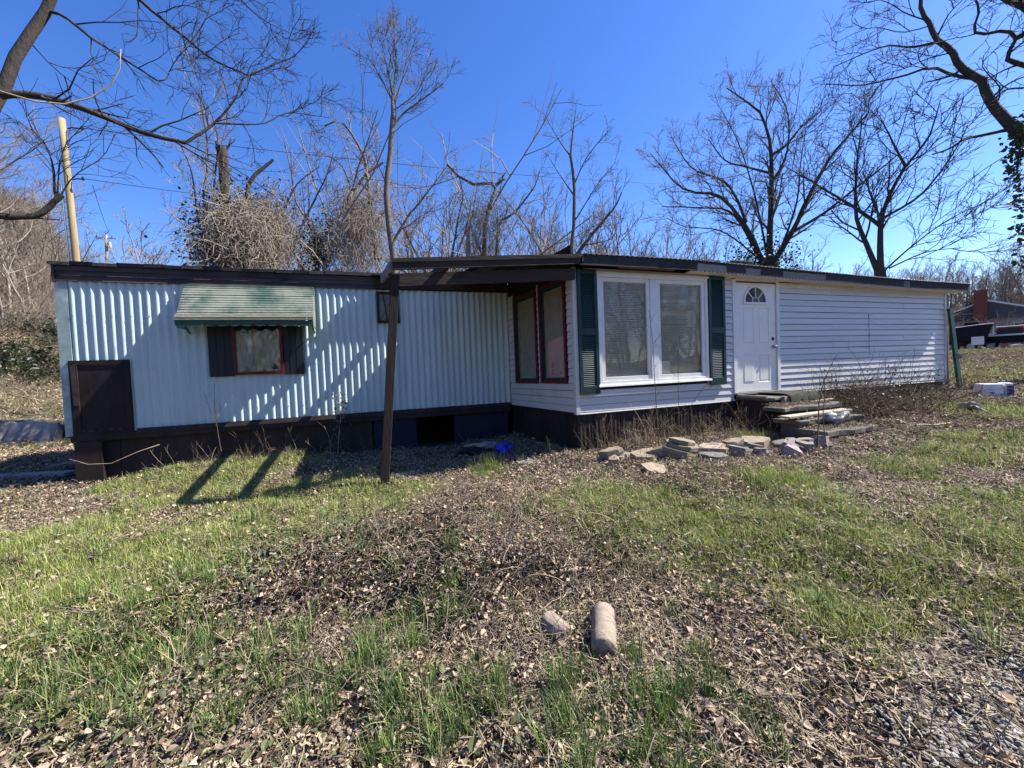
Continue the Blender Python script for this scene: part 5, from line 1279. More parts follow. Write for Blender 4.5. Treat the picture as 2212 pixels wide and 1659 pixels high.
# leaning vine-hung trees
t = Tree(26); R_ = 17.0; b0 = base_at(690, R_)
t.limb([b0] + px_line([(686, 560), (732, 468), (788, 378), (826, 352)], R_), .14, .05, bgf[1:], k=8, n=14)
L_([(815, 560), (800, 453), (792, 359), (773, 313), (739, 264), (701, 272)], .12, .03, bgf, 7, 16); L_([(760, 420), (740, 360), (700, 330)], .05, .015, bgf, 5, 8); L_([(790, 380), (820, 330), (815, 290)], .04, .012, bgf, 5, 8)
VB = t.build('bare_tree', 'two crossing vine-hung trunks leaning behind the porch end', b0, 'bark', 'twig_pale')
put('vine_tangle', tube_mesh('vine_tangle', tangle(2600, (768, 480), R_, 70, 95, 4, 1.6), 'vine'), VB)['kind'] = 'stuff'
P = [at((680 + rg_.normal() * 30, 535 + rg_.normal() * 28), R_ + rg_.normal() * .5) for _ in range(1400)]
leaf_cards('ivy_leaves', P, .10, 'leaf_dark', VB, 10)
t = Tree(27); R_ = 19.0; b0 = base_at(1050, R_)
t.limb([b0] + px_line([(1045, 560), (1056, 446), (1071, 397), (1015, 397), (966, 355)], R_), .17, .06, bgf[1:], k=8, n=18)
L_([(1073, 560), (1079, 483), (1109, 461), (1154, 404), (1165, 370)], .11, .02, bgf, 7, 14); L_([(1071, 400), (1085, 388), (1088, 378)], .09, .05, bgf[1:], 6, 6); L_([(975, 560), (990, 470), (1000, 420), (985, 360)], .07, .015, bgf, 5, 12); L_([(1180, 560), (1130, 480), (1090, 430), (1040, 380)], .05, .012, bgf, 5, 12)
VC = t.build('bare_tree', 'snapped vine-draped trunk bent over flat above the short pole', b0, 'bark', 'twig_pale')
put('vine_tangle', tube_mesh('vine_tangle', tangle(1200, (1045, 480), R_, 55, 80, 6, 1.8), 'vine'), VC)['kind'] = 'stuff'

# --- generic bare trees, shared meshes
def generic(seed, Hh=9.0, multi=1, dens=1.0):
    t = Tree(seed); rg = t.rg
    for s in range(multi):
        d = np.array([rg.normal() * (.08 if multi == 1 else .3), rg.normal() * (.08 if multi == 1 else .3), 1.0]); d /= np.linalg.norm(d)
        P = t.grow((rg.normal() * .15 * (multi > 1), rg.normal() * .15 * (multi > 1), -.15), d, Hh * rg.uniform(.8, 1), 12, .06, .03)
        R_ = np.linspace(.016 * Hh / (1 if multi == 1 else 1.4), .012, 12); t.add('trunk', P, R_, 6)
        t.kids(P, R_, [dict(n=13 * dens / multi ** .5, l=(.28, .55), a=(28, 60), p=7, k=4, w=.11, up=.09, r=.55, rm=.02, t0=.28, taper=.55, big=True),
                       dict(n=7, l=(.35, .65), a=(25, 55), p=5, k=3, w=.13, up=.07, r=.6, rm=.012, t0=.15),
                       dict(n=4.5, l=(.4, .75), a=(25, 55), p=4, k=3, w=.14, up=.06, r=.7, rm=.008, t0=.15)], 0)
    return t
protos = []
for i, (s, Hh, mu) in enumerate(((101, 9, 1), (102, 10, 1), (103, 8, 3), (104, 9, 2), (105, 11, 1))):
    t = generic(s, Hh, mu); protos.append((tube_mesh('trunk', t.g['trunk'], ('bark', 'bark_pale', 'bark_pale', 'bark', 'bark_dark')[i]), tube_mesh('crown', t.g['crown'], ('twig', 'twig_pale', 'twig_pale', 'twig', 'twig')[i])))
LOOK = ('single-trunked brown', 'tall pale-trunked', 'pale many-stemmed', 'brown twin-stemmed', 'tall dark-trunked')
def plant_tree(i, x, y, sc_, rot, label, group):
    label = LOOK[i] + ' ' + label
    z = g(x, y) - .1
    root = thing('bare_tree', label, 'tree', (0, 0, 0), group); root['base'] = (0, 0, 0)
    for nm, me in zip(('trunk', 'crown'), protos[i]):
        o = bpy.data.objects.new(nm, me); COL.objects.link(o); o.parent = root
    root.location = (x, y, z); root.rotation_euler = (0, 0, rot); root.scale = (sc_,) * 3
tr = random.Random(77)
def tree_px(i, px, top, r, label, group):
    b = at((px, 600), r); zt = at((px, top), r)[2]; z = g(b[0], b[1]); Hh = (9, 10, 8, 9, 11)[i] * 1.0
    plant_tree(i, b[0], b[1], max(.25, (zt - z) / (Hh * 1.05)), tr.uniform(0, 6.28), label, group)
GB = 'bare trees in the thicket behind the house'
for px, top, r, i in ((300, 470, 34, 1), (345, 445, 30, 2), (395, 455, 36, 3), (430, 480, 24, 2), (575, 430, 26, 3), (640, 400, 22, 2), (690, 430, 27, 3), (735, 420, 30, 2), (880, 400, 22, 2), (930, 390, 26, 3), (905, 450, 20, 2), (990, 430, 28, 2),
                      (1120, 440, 24, 2), (1150, 430, 30, 3), (1195, 420, 26, 2), (1290, 430, 25, 2), (1340, 420, 22, 3), (1375, 410, 28, 2), (1400, 470, 24, 2), (1440, 470, 30, 3), (1490, 500, 34, 2), (1530, 520, 36, 3), (1800, 520, 30, 2), (1745, 505, 34, 3), (1840, 540, 40, 3), (1570, 505, 32, 2), (860, 470, 28, 3), (900, 480, 31, 2), (950, 470, 24, 2), (1020, 470, 30, 3), (1060, 460, 26, 2), (1100, 480, 33, 2), (1165, 470, 22, 2), (1215, 480, 31, 3), (1265, 460, 29, 2), (1310, 470, 33, 3), (1360, 460, 31, 2), (1420, 490, 26, 2), (1465, 500, 29, 2), (1510, 505, 27, 3), (1550, 520, 25, 2), (1600, 520, 36, 2), (1720, 530, 27, 2), (1770, 530, 38, 2), (1820, 545, 33, 2), (1870, 555, 36, 3), (1930, 565, 40, 2), (1975, 575, 42, 2)):
    tree_px(i, px, top, r, 'leafless twiggy tree in the thicket behind the house roof', GB)
GR = 'bare trees beyond the right house end'
for px, top, r, i in ((1960, 560, 48, 2), (2010, 545, 50, 3), (2055, 530, 72, 0), (2100, 540, 68, 3), (2150, 545, 69, 1), (2190, 560, 74, 3), (2230, 520, 72, 0), (2075, 590, 71, 2), (2170, 600, 68, 2), (2130, 600, 70, 3), (2200, 620, 70, 2), (2030, 570, 60, 1), (2080, 555, 69, 4), (2120, 560, 74, 0), (2165, 550, 70, 4), (2205, 545, 68, 1), (1985, 575, 62, 4), (2050, 600, 74, 3), (2145, 575, 71, 2), (2185, 590, 69, 3), (1930, 580, 60, 2), (1890, 570, 55, 3)):
    tree_px(i, px, top, r, 'leafless tree in the wood beyond the right house end', GR)
GH = 'bare trees on the left hillside'
for px, top, r, i in ((-30, 330, 33, 3), (30, 320, 34, 1), (75, 345, 36, 3), (110, 400, 38, 2), (150, 450, 41, 3), (15, 400, 32, 2), (60, 450, 33, 2), (100, 480, 36, 3), (170, 490, 44, 2), (-10, 450, 31, 2), (190, 505, 48, 3), (-70, 350, 32, 0), (-90, 420, 31, 2), (45, 380, 38, 4), (5, 345, 37, 4), (90, 400, 42, 2)):
    tree_px(i, px, top, r, 'leafless tree on the brushy hillside left of the house', GH)
for x, y, i, s in ((-7, -11, 0, 1.0), (-1.5, -13, 3, 1.1), (4, -11, 4, 1.0), (10, -14, 1, 1.1), (16, -12, 3, 1.2), (22, -16, 0, 1.2)):
    plant_tree(i, x, y, s, x, 'leafless tree reflected in the house windows', 'bare trees across the road')

# --- poles and wires
def pole(pix_top, pix_bot, r, r0, r1, m, label, group=None):
    a, b = at(pix_bot, r), at(pix_top, r); d = (b - a) / (b[2] - a[2]); z = g(a[0], a[1]) - .3; a = a + d * (z - a[2])
    root = thing('utility_pole', label, 'pole', (a[0], a[1], z + .3), group)
    MB().tube([a + (b - a) * t_ for t_ in np.linspace(0, 1, 10)], list(np.linspace(r0, r1, 10)), 14).build('shaft', m, root, True)
    return root, a, b
P1, a1, b1 = pole((133, 256), (165, 562), 20, .115, .088, 'pole_wood', 'new yellow wooden utility pole rising behind the left house end')
MB().tube([a1 + (b1 - a1) * t_ + np.array([-.16, -.05, 0]) for t_ in np.linspace(.05, .8, 8)], .028, 6).build('conduit', 'grey_plastic', P1)
def hard(q_, L, px_r=1):
    MB().tube([q_, q_ + np.array([.15, -.1, 0]), q_ + np.array([L, -.15, -.02])], .022, 6).build('bracket', 'wire', P1)
    MB().tube([q_ + np.array([L, -.15, -.06]), q_ + np.array([L, -.15, .0]), q_ + np.array([L, -.15, .06])], [.03, .045, .03], 8).build('insulator', 'black_paint', P1)
k1 = at((147, 278), 20); hard(k1, .45); k2 = at((158, 388), 20); hard(k2, .35)
P2, a2, b2 = pole((229, 508), (231, 562), 62, .15, .12, 'pole_grey', 'far weathered utility pole in the gap left of the thicket')
MB().bar(b2 + np.array([-.9, 0, -.35]), b2 + np.array([.9, 0, -.3]), .1, .12).build('crossarm', 'pole_grey', P2)
for dx in (-.8, 0.5): MB().tube([b2 + np.array([dx, 0, -.3]), b2 + np.array([dx, 0, -.1])], [.06, .04], 8).build('insulator', 'black_paint', P2)
MB().tube([b2 + np.array([.3, -.1, -1.4]), b2 + np.array([.3, -.1, -.8])], .16, 10).build('transformer', 'grey_plastic', P2)
pole((1010, 482), (1011, 553), 19, .105, .095, 'pole_grey', 'short grey wooden pole standing behind the middle of the roof')
def wire(a, b, sag, label, r_=.011):
    P = [a * (1 - t_) + b * t_ - np.array([0, 0, 4 * sag * t_ * (1 - t_)]) for t_ in np.linspace(0, 1, 24)]
    single(MB().tube(P, r_, 5), 'overhead_wire', 'wire', label, 'wire', None, True)
wire(k1 + np.array([.45, -.15, 0]), at((1500, 400), 27), .3, 'upper power line running from the yellow pole over the thicket')
wire(k2 + np.array([.35, -.15, 0]), at((1000, 470), 26), .25, 'lower power line running from the yellow pole behind the vines')
wire(b2 + np.array([.5, 0, -.1]), at((200, 400), 20) * np.array([1, 1, 1]), .4, 'thin line from the far pole up towards the yellow pole')
wire(at((1990, 432), 40), at((2330, 436), 34), .1, 'power line across the sky near the ivy-hung right tree')
# ================================================================== ground cover (scattered stuff)
def scatter(name, label, protos_, pts, rot, scl, idx):
    c_ = bpy.data.collections.new(name + '_sources')
    for i, me in enumerate(protos_):
        c_.objects.link(bpy.data.objects.new('%s_source_%02d' % (name, i), me))
    me = bpy.data.meshes.new(name); n = len(pts)
    me.vertices.add(n); me.vertices.foreach_set('co', np.asarray(pts, np.float32).ravel())
    a = me.attributes.new('rot', 'FLOAT_VECTOR', 'POINT'); a.data.foreach_set('vector', np.asarray(rot, np.float32).ravel())
    a = me.attributes.new('scl', 'FLOAT', 'POINT'); a.data.foreach_set('value', np.asarray(scl, np.float32))
    a = me.attributes.new('idx', 'INT', 'POINT'); a.data.foreach_set('value', np.asarray(idx, np.int32))
    o = put(name, me); kind(o, 'stuff', label)
    ng = bpy.data.node_groups.new(name, 'GeometryNodeTree')
    ng.interface.new_socket('Geometry', in_out='INPUT', socket_type='NodeSocketGeometry'); ng.interface.new_socket('Geometry', in_out='OUTPUT', socket_type='NodeSocketGeometry')
    N = ng.nodes; L = ng.links
    gi = N.new('NodeGroupInput'); go = N.new('NodeGroupOutput'); ip = N.new('GeometryNodeInstanceOnPoints'); ci = N.new('GeometryNodeCollectionInfo')
    ci.inputs['Collection'].default_value = c_; ci.inputs['Separate Children'].default_value = True; ci.inputs['Reset Children'].default_value = True
    def attr(nm, dt):
        q_ = N.new('GeometryNodeInputNamedAttribute'); q_.data_type = dt; q_.inputs['Name'].default_value = nm; return [s for s in q_.outputs if s.enabled and s.name == 'Attribute'][0]
    er = N.new('FunctionNodeEulerToRotation'); L.new(attr('rot', 'FLOAT_VECTOR'), er.inputs[0])
    L.new(gi.outputs[0], ip.inputs['Points']); L.new(ci.outputs[0], ip.inputs['Instance']); ip.inputs['Pick Instance'].default_value = True
    L.new(attr('idx', 'INT'), ip.inputs['Instance Index']); L.new(er.outputs[0], ip.inputs['Rotation']); L.new(attr('scl', 'FLOAT'), ip.inputs['Scale'])
    L.new(ip.outputs[0], go.inputs[0])
    md = o.modifiers.new('scatter', 'NODES'); md.node_group = ng
    return o
def colmesh(name, V, Fs, cols, m, smooth=False):
    me = bpy.data.meshes.new(name); me.from_pydata([tuple(v) for v in V], [], Fs); me.update(); me.materials.append(MATS[m])
    ca = me.color_attributes.new('col', 'FLOAT_COLOR', 'POINT'); C4 = np.ones((len(V), 4), np.float32); C4[:, :3] = cols; ca.data.foreach_set('color', C4.ravel())
    if smooth: me.polygons.foreach_set('use_smooth', [True] * len(me.polygons))
    return me
R5 = np.random.default_rng(55)
def rot3(rg, tilt):
    a, b, c_ = rg.normal(0, tilt), rg.normal(0, tilt), rg.uniform(0, 6.283)
    return np.array(Matrix.Rotation(c_, 3, 'Z') @ Matrix.Rotation(b, 3, 'Y') @ Matrix.Rotation(a, 3, 'X'))
def leaf_clump(rg, n, spread, size, zmax, tilt, curl, pal, m, shape, var=.25):
    V, Fs, C_ = [], [], []
    for _ in range(n):
        s = size * min(2.2, rg.lognormal(-.05, .36)); o = len(V); Rm = rot3(rg, tilt); p = np.array([rg.normal() * spread, rg.normal() * spread, rg.uniform(0, zmax)])
        cu = rg.normal(0, curl); col = np.array(pal[rg.integers(len(pal))]) * rg.uniform(1 - var, 1 + var)
        fold = rg.uniform(.1, .7)
        for (x, y) in shape:
            q_ = np.array([x, y, fold * abs(x) * .8 + cu * (y * y) * 2.0]) * s; V.append(p + Rm @ q_); C_.append(col)
        k = len(shape) // 2; ns = len(shape)
        # shape: midrib points first (k0..), then sides handled as fan strips
        Fs += [tuple(o + i for i in f_) for f_ in LEAF_F]
    return colmesh('leaf', V, Fs, np.array(C_), m)
# midrib 0,1,2,3 ; right 4,5 ; left 6,7
LEAF_S = [(0, -.5), (0, -.15), (0, .2), (0, .55), (.30, -.12), (.24, .22), (-.30, -.12), (-.24, .22)]
LEAF_F = [(0, 4, 1), (1, 4, 5, 2), (2, 5, 3), (0, 1, 6), (1, 2, 7, 6), (2, 3, 7)]
LEAF_N = [(x * .55, y) for x, y in LEAF_S]
LEAF_W = [(x * 1.25, y * .9) for x, y in LEAF_S]
brown = [(.8, .78, .77), (1.25, 1.22, 1.18), (.45, .43, .43), (1.7, 1.68, 1.6), (.7, .6, .53), (.95, .93, .96), (.3, .28, .28), (1.0, .85, .72), (.55, .5, .48), (2.1, 2.1, 2.05), (1.4, 1.38, 1.32)]
Lf = [leaf_clump(R5, 18, .062, .0245, .040, .75, .6, brown, 'leaf_dry', (LEAF_S, LEAF_N, LEAF_W)[i % 3]) for i in range(9)]
oak = [(1.7, 1.4, 1.1), (1.4, 1.1, .85), (1.1, .7, .5), (2.0, 1.8, 1.5)]
Lo = [leaf_clump(R5, 1, .02, .11, .03, .35, .5, oak, 'leaf_dry', LEAF_W) for i in range(5)]
green = [(1, 1, 1), (1.3, 1.25, 1.0), (.7, .75, .8), (1.6, 1.5, 1.2), (1.5, .9, .8), (2.0, 1.9, 1.6)]
Li = [leaf_clump(R5, 6, .05, .029, .06, .5, .15, green, 'leaf_ivy', LEAF_S) for i in range(6)]
def blades(rg, n, spread, h, wd, lean, pal, m, seg=3, flat=False, var=.2):
    V, Fs, C_ = [], [], []
    for _ in range(n):
        hh = h * rg.uniform(.5, 1.25); az = rg.uniform(0, 6.283); ln = abs(rg.normal(0, lean)) + .05; p = np.array([rg.normal() * spread, rg.normal() * spread, -.005])
        w_ = wd * rg.uniform(.7, 1.3); side = np.array([-math.sin(az), math.cos(az), 0]); col = np.array(pal[rg.integers(len(pal))]) * rg.uniform(1 - var, 1 + var); o = len(V); th = ln * .35
        if flat: th = rg.uniform(1.15, 1.5); p[2] = rg.uniform(.0, .03)
        q_ = p.copy()
        for s in range(seg + 1):
            t_ = s / seg; ww = w_ * (1 - t_ ** 1.6 * .9) / 2
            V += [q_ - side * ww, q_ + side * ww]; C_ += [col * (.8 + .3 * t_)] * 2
            th2 = th + (0 if flat else ln * 1.1 * t_) + (rg.normal(0, .12) if flat else 0); q_ = q_ + np.array([math.cos(az) * math.sin(th2), math.sin(az) * math.sin(th2), math.cos(th2)]) * hh / seg
        Fs += [(o + 2 * s, o + 2 * s + 1, o + 2 * s + 3, o + 2 * s + 2) for s in range(seg)]
    return colmesh('blades', V, Fs, np.array(C_), m, True)
lawn_p = [(1, 1, 1), (1.25, 1.15, .9), (.7, .8, .7), (1.6, 1.35, 1.3), (2.1, 1.65, 2.8), (2.0, 1.5, 2.2), (.55, .7, .6)]
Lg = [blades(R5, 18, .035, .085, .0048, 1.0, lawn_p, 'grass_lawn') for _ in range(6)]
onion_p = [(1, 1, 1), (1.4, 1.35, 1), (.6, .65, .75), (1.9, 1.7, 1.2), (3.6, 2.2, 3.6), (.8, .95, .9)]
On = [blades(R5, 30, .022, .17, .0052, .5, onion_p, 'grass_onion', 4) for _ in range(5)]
straw_p = [(1, 1, 1), (1.25, 1.25, 1.3), (.7, .68, .65), (.9, .85, .75)]
Sw = [blades(R5, 9, .05, .085, .0032, .5, straw_p, 'straw', 4, True) for _ in range(6)]
def stemset(rg, n, h, spread, r0, m, lean=.25, branch=2):
    t = Tree(int(rg.integers(1e6)))
    for _ in range(n):
        d = np.array([rg.normal() * lean, rg.normal() * lean, 1]); d /= np.linalg.norm(d); L = h * rg.uniform(.5, 1.2)
        P = t.grow((rg.normal() * spread, rg.normal() * spread, -.03), d, L, 6, .10, .0); R_ = np.linspace(r0, r0 * .45, 6); t.add('crown', P, R_, 4)
        if branch: t.kids(P, R_, [dict(n=branch, l=(.25, .5), a=(25, 60), p=4, k=3, w=.15, up=.04, r=.7, rm=r0 * .45, t0=.35)], 0)
    return tube_mesh('stems', t.g['crown'], m)
Tg = [tube_mesh('twigs', {(5, 3): (np.array([Tree(900 + i * 9 + j).grow((R5.normal() * .05, R5.normal() * .05, .012), (math.cos(j * 2 + i), math.sin(j * 2 + i), .12), R5.uniform(.08, .24), 5, .22, -.02) for j in range(3)]), np.array([np.linspace(.004, .0018, 5)] * 3))}, ('stem_brown', 'stem_straw', 'twig')[i % 3]) for i in range(6)]
St = [stemset(R5, 3, .34, .05, .0032, ('stem_straw', 'stem_straw', 'stem_brown')[i % 3], .28, 2) for i in range(6)]
def pebble(rg):
    bm = bmesh.new(); bmesh.ops.create_icosphere(bm, subdivisions=1, radius=.5)
    for v in bm.verts: v.co = Vector((v.co.x * rg.uniform(.8, 1.2), v.co.y * rg.uniform(.6, .9), v.co.z * rg.uniform(.4, .7)))
    me = bpy.data.meshes.new('pebble'); bm.to_mesh(me); bm.free(); me.materials.append(MATS['gravel_stone']); return me
Pb = [pebble(R5) for _ in range(5)]

def blobs(lst):                                      # list of (px, py, radius m) -> world gaussians
    out = []
    for px, py, r in lst:
        p = onG((px, py)); out.append((p[0], p[1], r))
    return out
def field(x, y, bl):
    f_ = np.zeros_like(x)
    for bx, by, r in bl: f_ = np.maximum(f_, np.exp(-((x - bx) ** 2 + (y - by) ** 2) / (r * r)))
    return f_
LAWN = blobs([(60, 1180, .8), (180, 1230, .9), (330, 1200, .9), (480, 1150, .9), (250, 1330, .7), (80, 1320, .7), (600, 1090, 1.0), (700, 1120, .7), (420, 1060, 1.0), (560, 1000, .9), (330, 1030, .6), (780, 1060, .6), (860, 1080, .6), (1500, 1140, .5), (1620, 1130, .6), (1760, 1140, .6), (1700, 1190, .5), (1830, 1170, .6), (1860, 1230, .35), (1330, 1080, .5), (1250, 1100, .4),
              (1430, 1100, .4), (1690, 1050, .45), (1960, 1015, .35), (2060, 985, .45), (2150, 965, .6), (2180, 900, .8), (2110, 885, .6), (1620, 950, .3), (1060, 1015, .35), (2060, 1130, .25), (2170, 1180, .3), (1800, 1330, .3), (1900, 1260, .3), (2160, 1320, .3), (2190, 1100, .5)])
IVY = blobs([(650, 1180, .55), (800, 1200, .6), (930, 1190, .5), (560, 1230, .5), (1000, 1240, .4), (450, 1330, .45), (640, 1330, .4), (330, 1480, .5), (480, 1560, .5), (680, 1600, .5), (200, 1600, .5), (850, 1500, .4), (950, 1600, .4), (1180, 1230, .3), (1300, 1210, .3), (1100, 1600, .25), (380, 980, .5), (300, 990, .5), (470, 975, .4), (640, 965, .4), (1230, 1330, .2), (120, 1480, .5)])
ONI = blobs([(520, 1490, .28), (640, 1470, .25), (760, 1450, .25), (860, 1520, .25), (800, 1400, .22), (900, 1380, .25), (1010, 1290, .22), (980, 1330, .2), (1250, 1480, .14), (1530, 1420, .10), (1540, 1510, .12), (1610, 1410, .07), (1250, 1600, .2), (1400, 1620, .25), (1480, 1560, .2), (930, 1600, .25), (300, 1500, .3), (100, 1450, .35), (40, 1560, .35), (1550, 1310, .10), (1470, 1345, .1), (1390, 1500, .14), (700, 1560, .25), (600, 1400, .2), (420, 1440, .25), (1200, 1520, .15), (1080, 1480, .12), (1340, 1560, .15), (450, 1250, .3), (240, 1420, .3), (1350, 1440, .1), (1000, 1560, .2), (1520, 1600, .15), (1620, 1550, .12)])
GRAV = blobs([(2150, 1500, .35), (2212, 1500, .30), (2100, 1600, .3), (2200, 1620, .4), (2000, 1640, .2), (2350, 1520, .5)])
STRW = blobs([(2150, 1050, 1.2), (2100, 1250, .8), (1950, 1350, .5), (1900, 1450, .4), (1800, 1400, .3), (2000, 1150, .8), (2200, 850, 2), (60, 1110, 1.2), (1880, 1080, .8), (1780, 1020, .7), (1300, 1170, .5), (1150, 1110, .6), (150, 1100, 1.0), (1700, 1480, .3), (1780, 1580, .3)])
def sample(n, seed, rmin=.75, rmax=16.0, a0=-75, a1=112):
    rg = np.random.default_rng(seed); r = rg.uniform(rmin, rmax, n); a = np.radians(rg.uniform(a0, a1, n)); x = r * np.sin(a); y = r * np.cos(a)
    ok = ~((y > Y1 - .02) & (x > -4.5) & (x < 12.5) & (y < 11.3)) & ~((y > Y0 + .0) & (x > 2.75) & (x < 12.5) & (y < 8)) & ~((x > 5.95) & (x < 7.2) & (y > 3.55) & (y < 5.4))
    return x[ok], y[ok], rg
def lay(name, label, protos_, x, y, rg, smin, smax, tilt=.0, lift=0.0, far=True):
    n = len(x); z = ground(x, y) + lift
    e = .04; gx = (ground(x + e, y) - ground(x - e, y)) / (2 * e); gy = (ground(x, y + e) - ground(x, y - e)) / (2 * e)
    rot = np.stack([np.arctan(gy) + rg.normal(0, tilt + 1e-4, n), -np.arctan(gx) + rg.normal(0, tilt + 1e-4, n), rg.uniform(0, 6.283, n)], 1)
    if tilt == 0: rot[:, :2] *= .5
    else: rot[:, 2] = rg.uniform(-3.14, 3.14, n)
    s_ = rg.uniform(smin, smax, n)
    if far: s_ = s_ * (1 + .045 * np.maximum(0, np.hypot(x, y) - 4))
    return scatter(name, label, protos_, np.stack([x, y, z], 1), rot, s_, rg.integers(0, len(protos_), n))
shade = lambda x, y: np.zeros_like(x)
x, y, rg = sample(92000, 1); nz = vnoise(x * 1.3, y * 1.3, 11); lw = field(x, y, LAWN); gv = field(x, y, GRAV)
keep = rg.uniform(size=len(x)) < np.clip(.85 - .85 * lw * (nz + .3) - .75 * (gv > .45) - .25 * field(x, y, STRW), .08, 1); lay('leaf_litter', 'brown curled dead leaves covering the ground', Lf, x[keep], y[keep], rg, .7, 1.25, .05, .0)
x, y, rg = sample(700, 2); lay('oak_leaves', 'larger tan dead leaves scattered on top', Lo, x, y, rg, .35, .65, .25, .02, False)
x, y, rg = sample(110000, 3); nz = vnoise(x * 2.2, y * 2.2, 12) * .6 + vnoise(x * 6, y * 6, 13) * .4; lw = field(x, y, LAWN)
p = np.clip(1.75 * lw - .25 + 1.1 * (nz - .5), 0, 1) + .05 * (nz > .55); keep = rg.uniform(size=len(x)) < p * (1 - .9 * (field(x, y, GRAV) > .5)); lay('lawn_grass', 'short yellow-green grass in patches', Lg, x[keep], y[keep], rg, .65, 1.3)
x, y, rg = sample(26000, 4, .75, 9); nz = vnoise(x * 3, y * 3, 14); p = np.clip(1.3 * field(x, y, ONI) - .4 + 1.3 * (vnoise(x * 9, y * 9, 44) - .5) + .3 * (nz - .4), 0, .9); keep = rg.uniform(size=len(x)) < p * .5; lay('wild_onion_grass', 'tall dark green wild onion grass in tufts', On, x[keep], y[keep], rg, .55, 1.25, far=False)
x, y, rg = sample(75000, 5); nz = vnoise(x * 1.1, y * 1.1, 15); p = np.clip(.36 + .5 * field(x, y, STRW) + .4 * (nz - .5) - .12 * field(x, y, LAWN) - .6 * field(x, y, GRAV), .03, 1); keep = rg.uniform(size=len(x)) < p; lay('dead_straw', 'bleached dead grass stems lying flat', Sw, x[keep], y[keep], rg, .7, 1.4, .06, .005)
x, y, rg = sample(52000, 6, .75, 11); nz = vnoise(x * 2.5, y * 2.5, 16); p = np.clip(1.15 * field(x, y, IVY) - .3 + .8 * (nz - .45), 0, .9) * (.45 + .55 * sstep(1.8, 3.2, np.hypot(x, y))); keep = rg.uniform(size=len(x)) < p; lay('ground_ivy', 'dark small-leaved creeper over the bank', Li, x[keep], y[keep], rg, .7, 1.3, .06, .01)
x, y, rg = sample(17000, 7); keep = rg.uniform(size=len(x)) < .9 - .7 * field(x, y, LAWN); lay('twig_litter', 'thin fallen twigs among the leaves', Tg, x[keep], y[keep], rg, .6, 1.4, .05, .01)
x, y, rg = sample(60000, 8, .75, 4.5, 30, 112); p = np.clip(1.5 * field(x, y, GRAV) - .35, 0, .8); keep = rg.uniform(size=len(x)) < p; lay('gravel', 'grey driveway gravel at the yard edge', Pb, x[keep], y[keep], rg, .012, .034, .25, .004, False)
x, y, rg = sample(5000, 9, .9, 8); nz = vnoise(x * 1.5, y * 1.5, 18); keep = (rg.uniform(size=len(x)) < .10 * field(x, y, ONI) + .05 * field(x, y, IVY) + .02 * nz); lay('dry_stalks', 'bleached upright dead stalks in the foreground', St, x[keep], y[keep], rg, .5, 1.1, .08, 0, False)
# dead weeds in front of the skirting
rg = np.random.default_rng(10); n = 210; x = np.concatenate([rg.uniform(2.85, 6.15, 115), rg.uniform(-3.6, -.2, 16)]); y = np.concatenate([Y0 - .06 - np.abs(rg.normal(0, .38, 115)), Y1 - .1 - np.abs(rg.normal(0, .15, 16))])
Wd = [stemset(R5, 4, .55, .06, .0036, ('stem_straw', 'stem_brown', 'stem_brown')[i % 3], .3, 3) for i in range(6)]
lay('dead_weeds', 'dead dry weed stalks standing along the dark skirting', Wd, x, y, rg, .3, 1.15, .1, 0, False)
# litter on the step treads
rg = np.random.default_rng(61); n = 420; k_ = rg.integers(0, 4, n); yy = np.array([4.47, 4.08, 3.73, 3.39])[k_] + rg.uniform(.02, .32, n); xx = np.array([6.0, 5.85, 5.8, 5.65])[k_] + rg.uniform(0, 1.05, n); zz = np.array([.765, .61, .485, .36])[k_] + .004
scatter('step_litter', 'dead leaves lying on the entry step treads', Lf, np.stack([xx, yy, zz], 1), np.stack([rg.normal(0, .1, n), rg.normal(0, .1, n), rg.uniform(-3, 3, n)], 1), rg.uniform(.5, 1.0, n), rg.integers(0, 9, n))
x, y, rg = sample(42000, 62, 15, 48, 50, 88); lay('far_yard_litter', 'dead leaves over the yard beyond the right house end', Lf, x, y, rg, 1.2, 2.4, .05, 0, False)
x, y, rg = sample(30000, 64, 15, 48, 50, 88); nz = vnoise(x * .25, y * .25, 33); rr_ = np.hypot(x, y); keep = rg.uniform(size=len(x)) < np.clip(1.6 * (nz - .5) + 1.2 * ((rr_ > 33) & (rr_ < 39)), 0, 1); lay('far_yard_grass', 'green grass strip before the parked trailer', Lg, x[keep], y[keep], rg, 1.4, 2.6, .0, 0, False)
x, y, rg = sample(42000, 63, 15, 40, -64, -24); lay('bank_litter', 'dead leaves on the slope left of the house', Lf, x, y, rg, 1.2, 2.4, .05, 0, False)
Va = []
for i in range(5):                                     # low arching runners
    G = ([], [])
    for j in range(7):
        tt = Tree(700 + i * 11 + j); a_ = R5.uniform(0, 6.28); L_v = R5.uniform(.15, .42)
        G[0].append(tt.grow((R5.normal() * .08, R5.normal() * .08, 0), (math.cos(a_), math.sin(a_), R5.uniform(.5, 1.4)), L_v, 8, .16, -.28 - .1 * R5.uniform())); G[1].append(np.linspace(.0032, .0016, 8) * R5.uniform(.7, 1.4))
    Va.append(tube_mesh('runners', {(8, 3): (np.array(G[0]), np.array(G[1]))}, ('stem_brown', 'twig', 'stem_straw', 'stem_brown', 'twig')[i]))
MND = blobs([(950, 1140, .9), (1100, 1180, .7), (800, 1160, .7), (1200, 1260, .5), (1050, 1300, .4), (1350, 1250, .5), (700, 1420, .4), (1000, 1080, .7), (1250, 1400, .3), (1100, 1450, .3)])
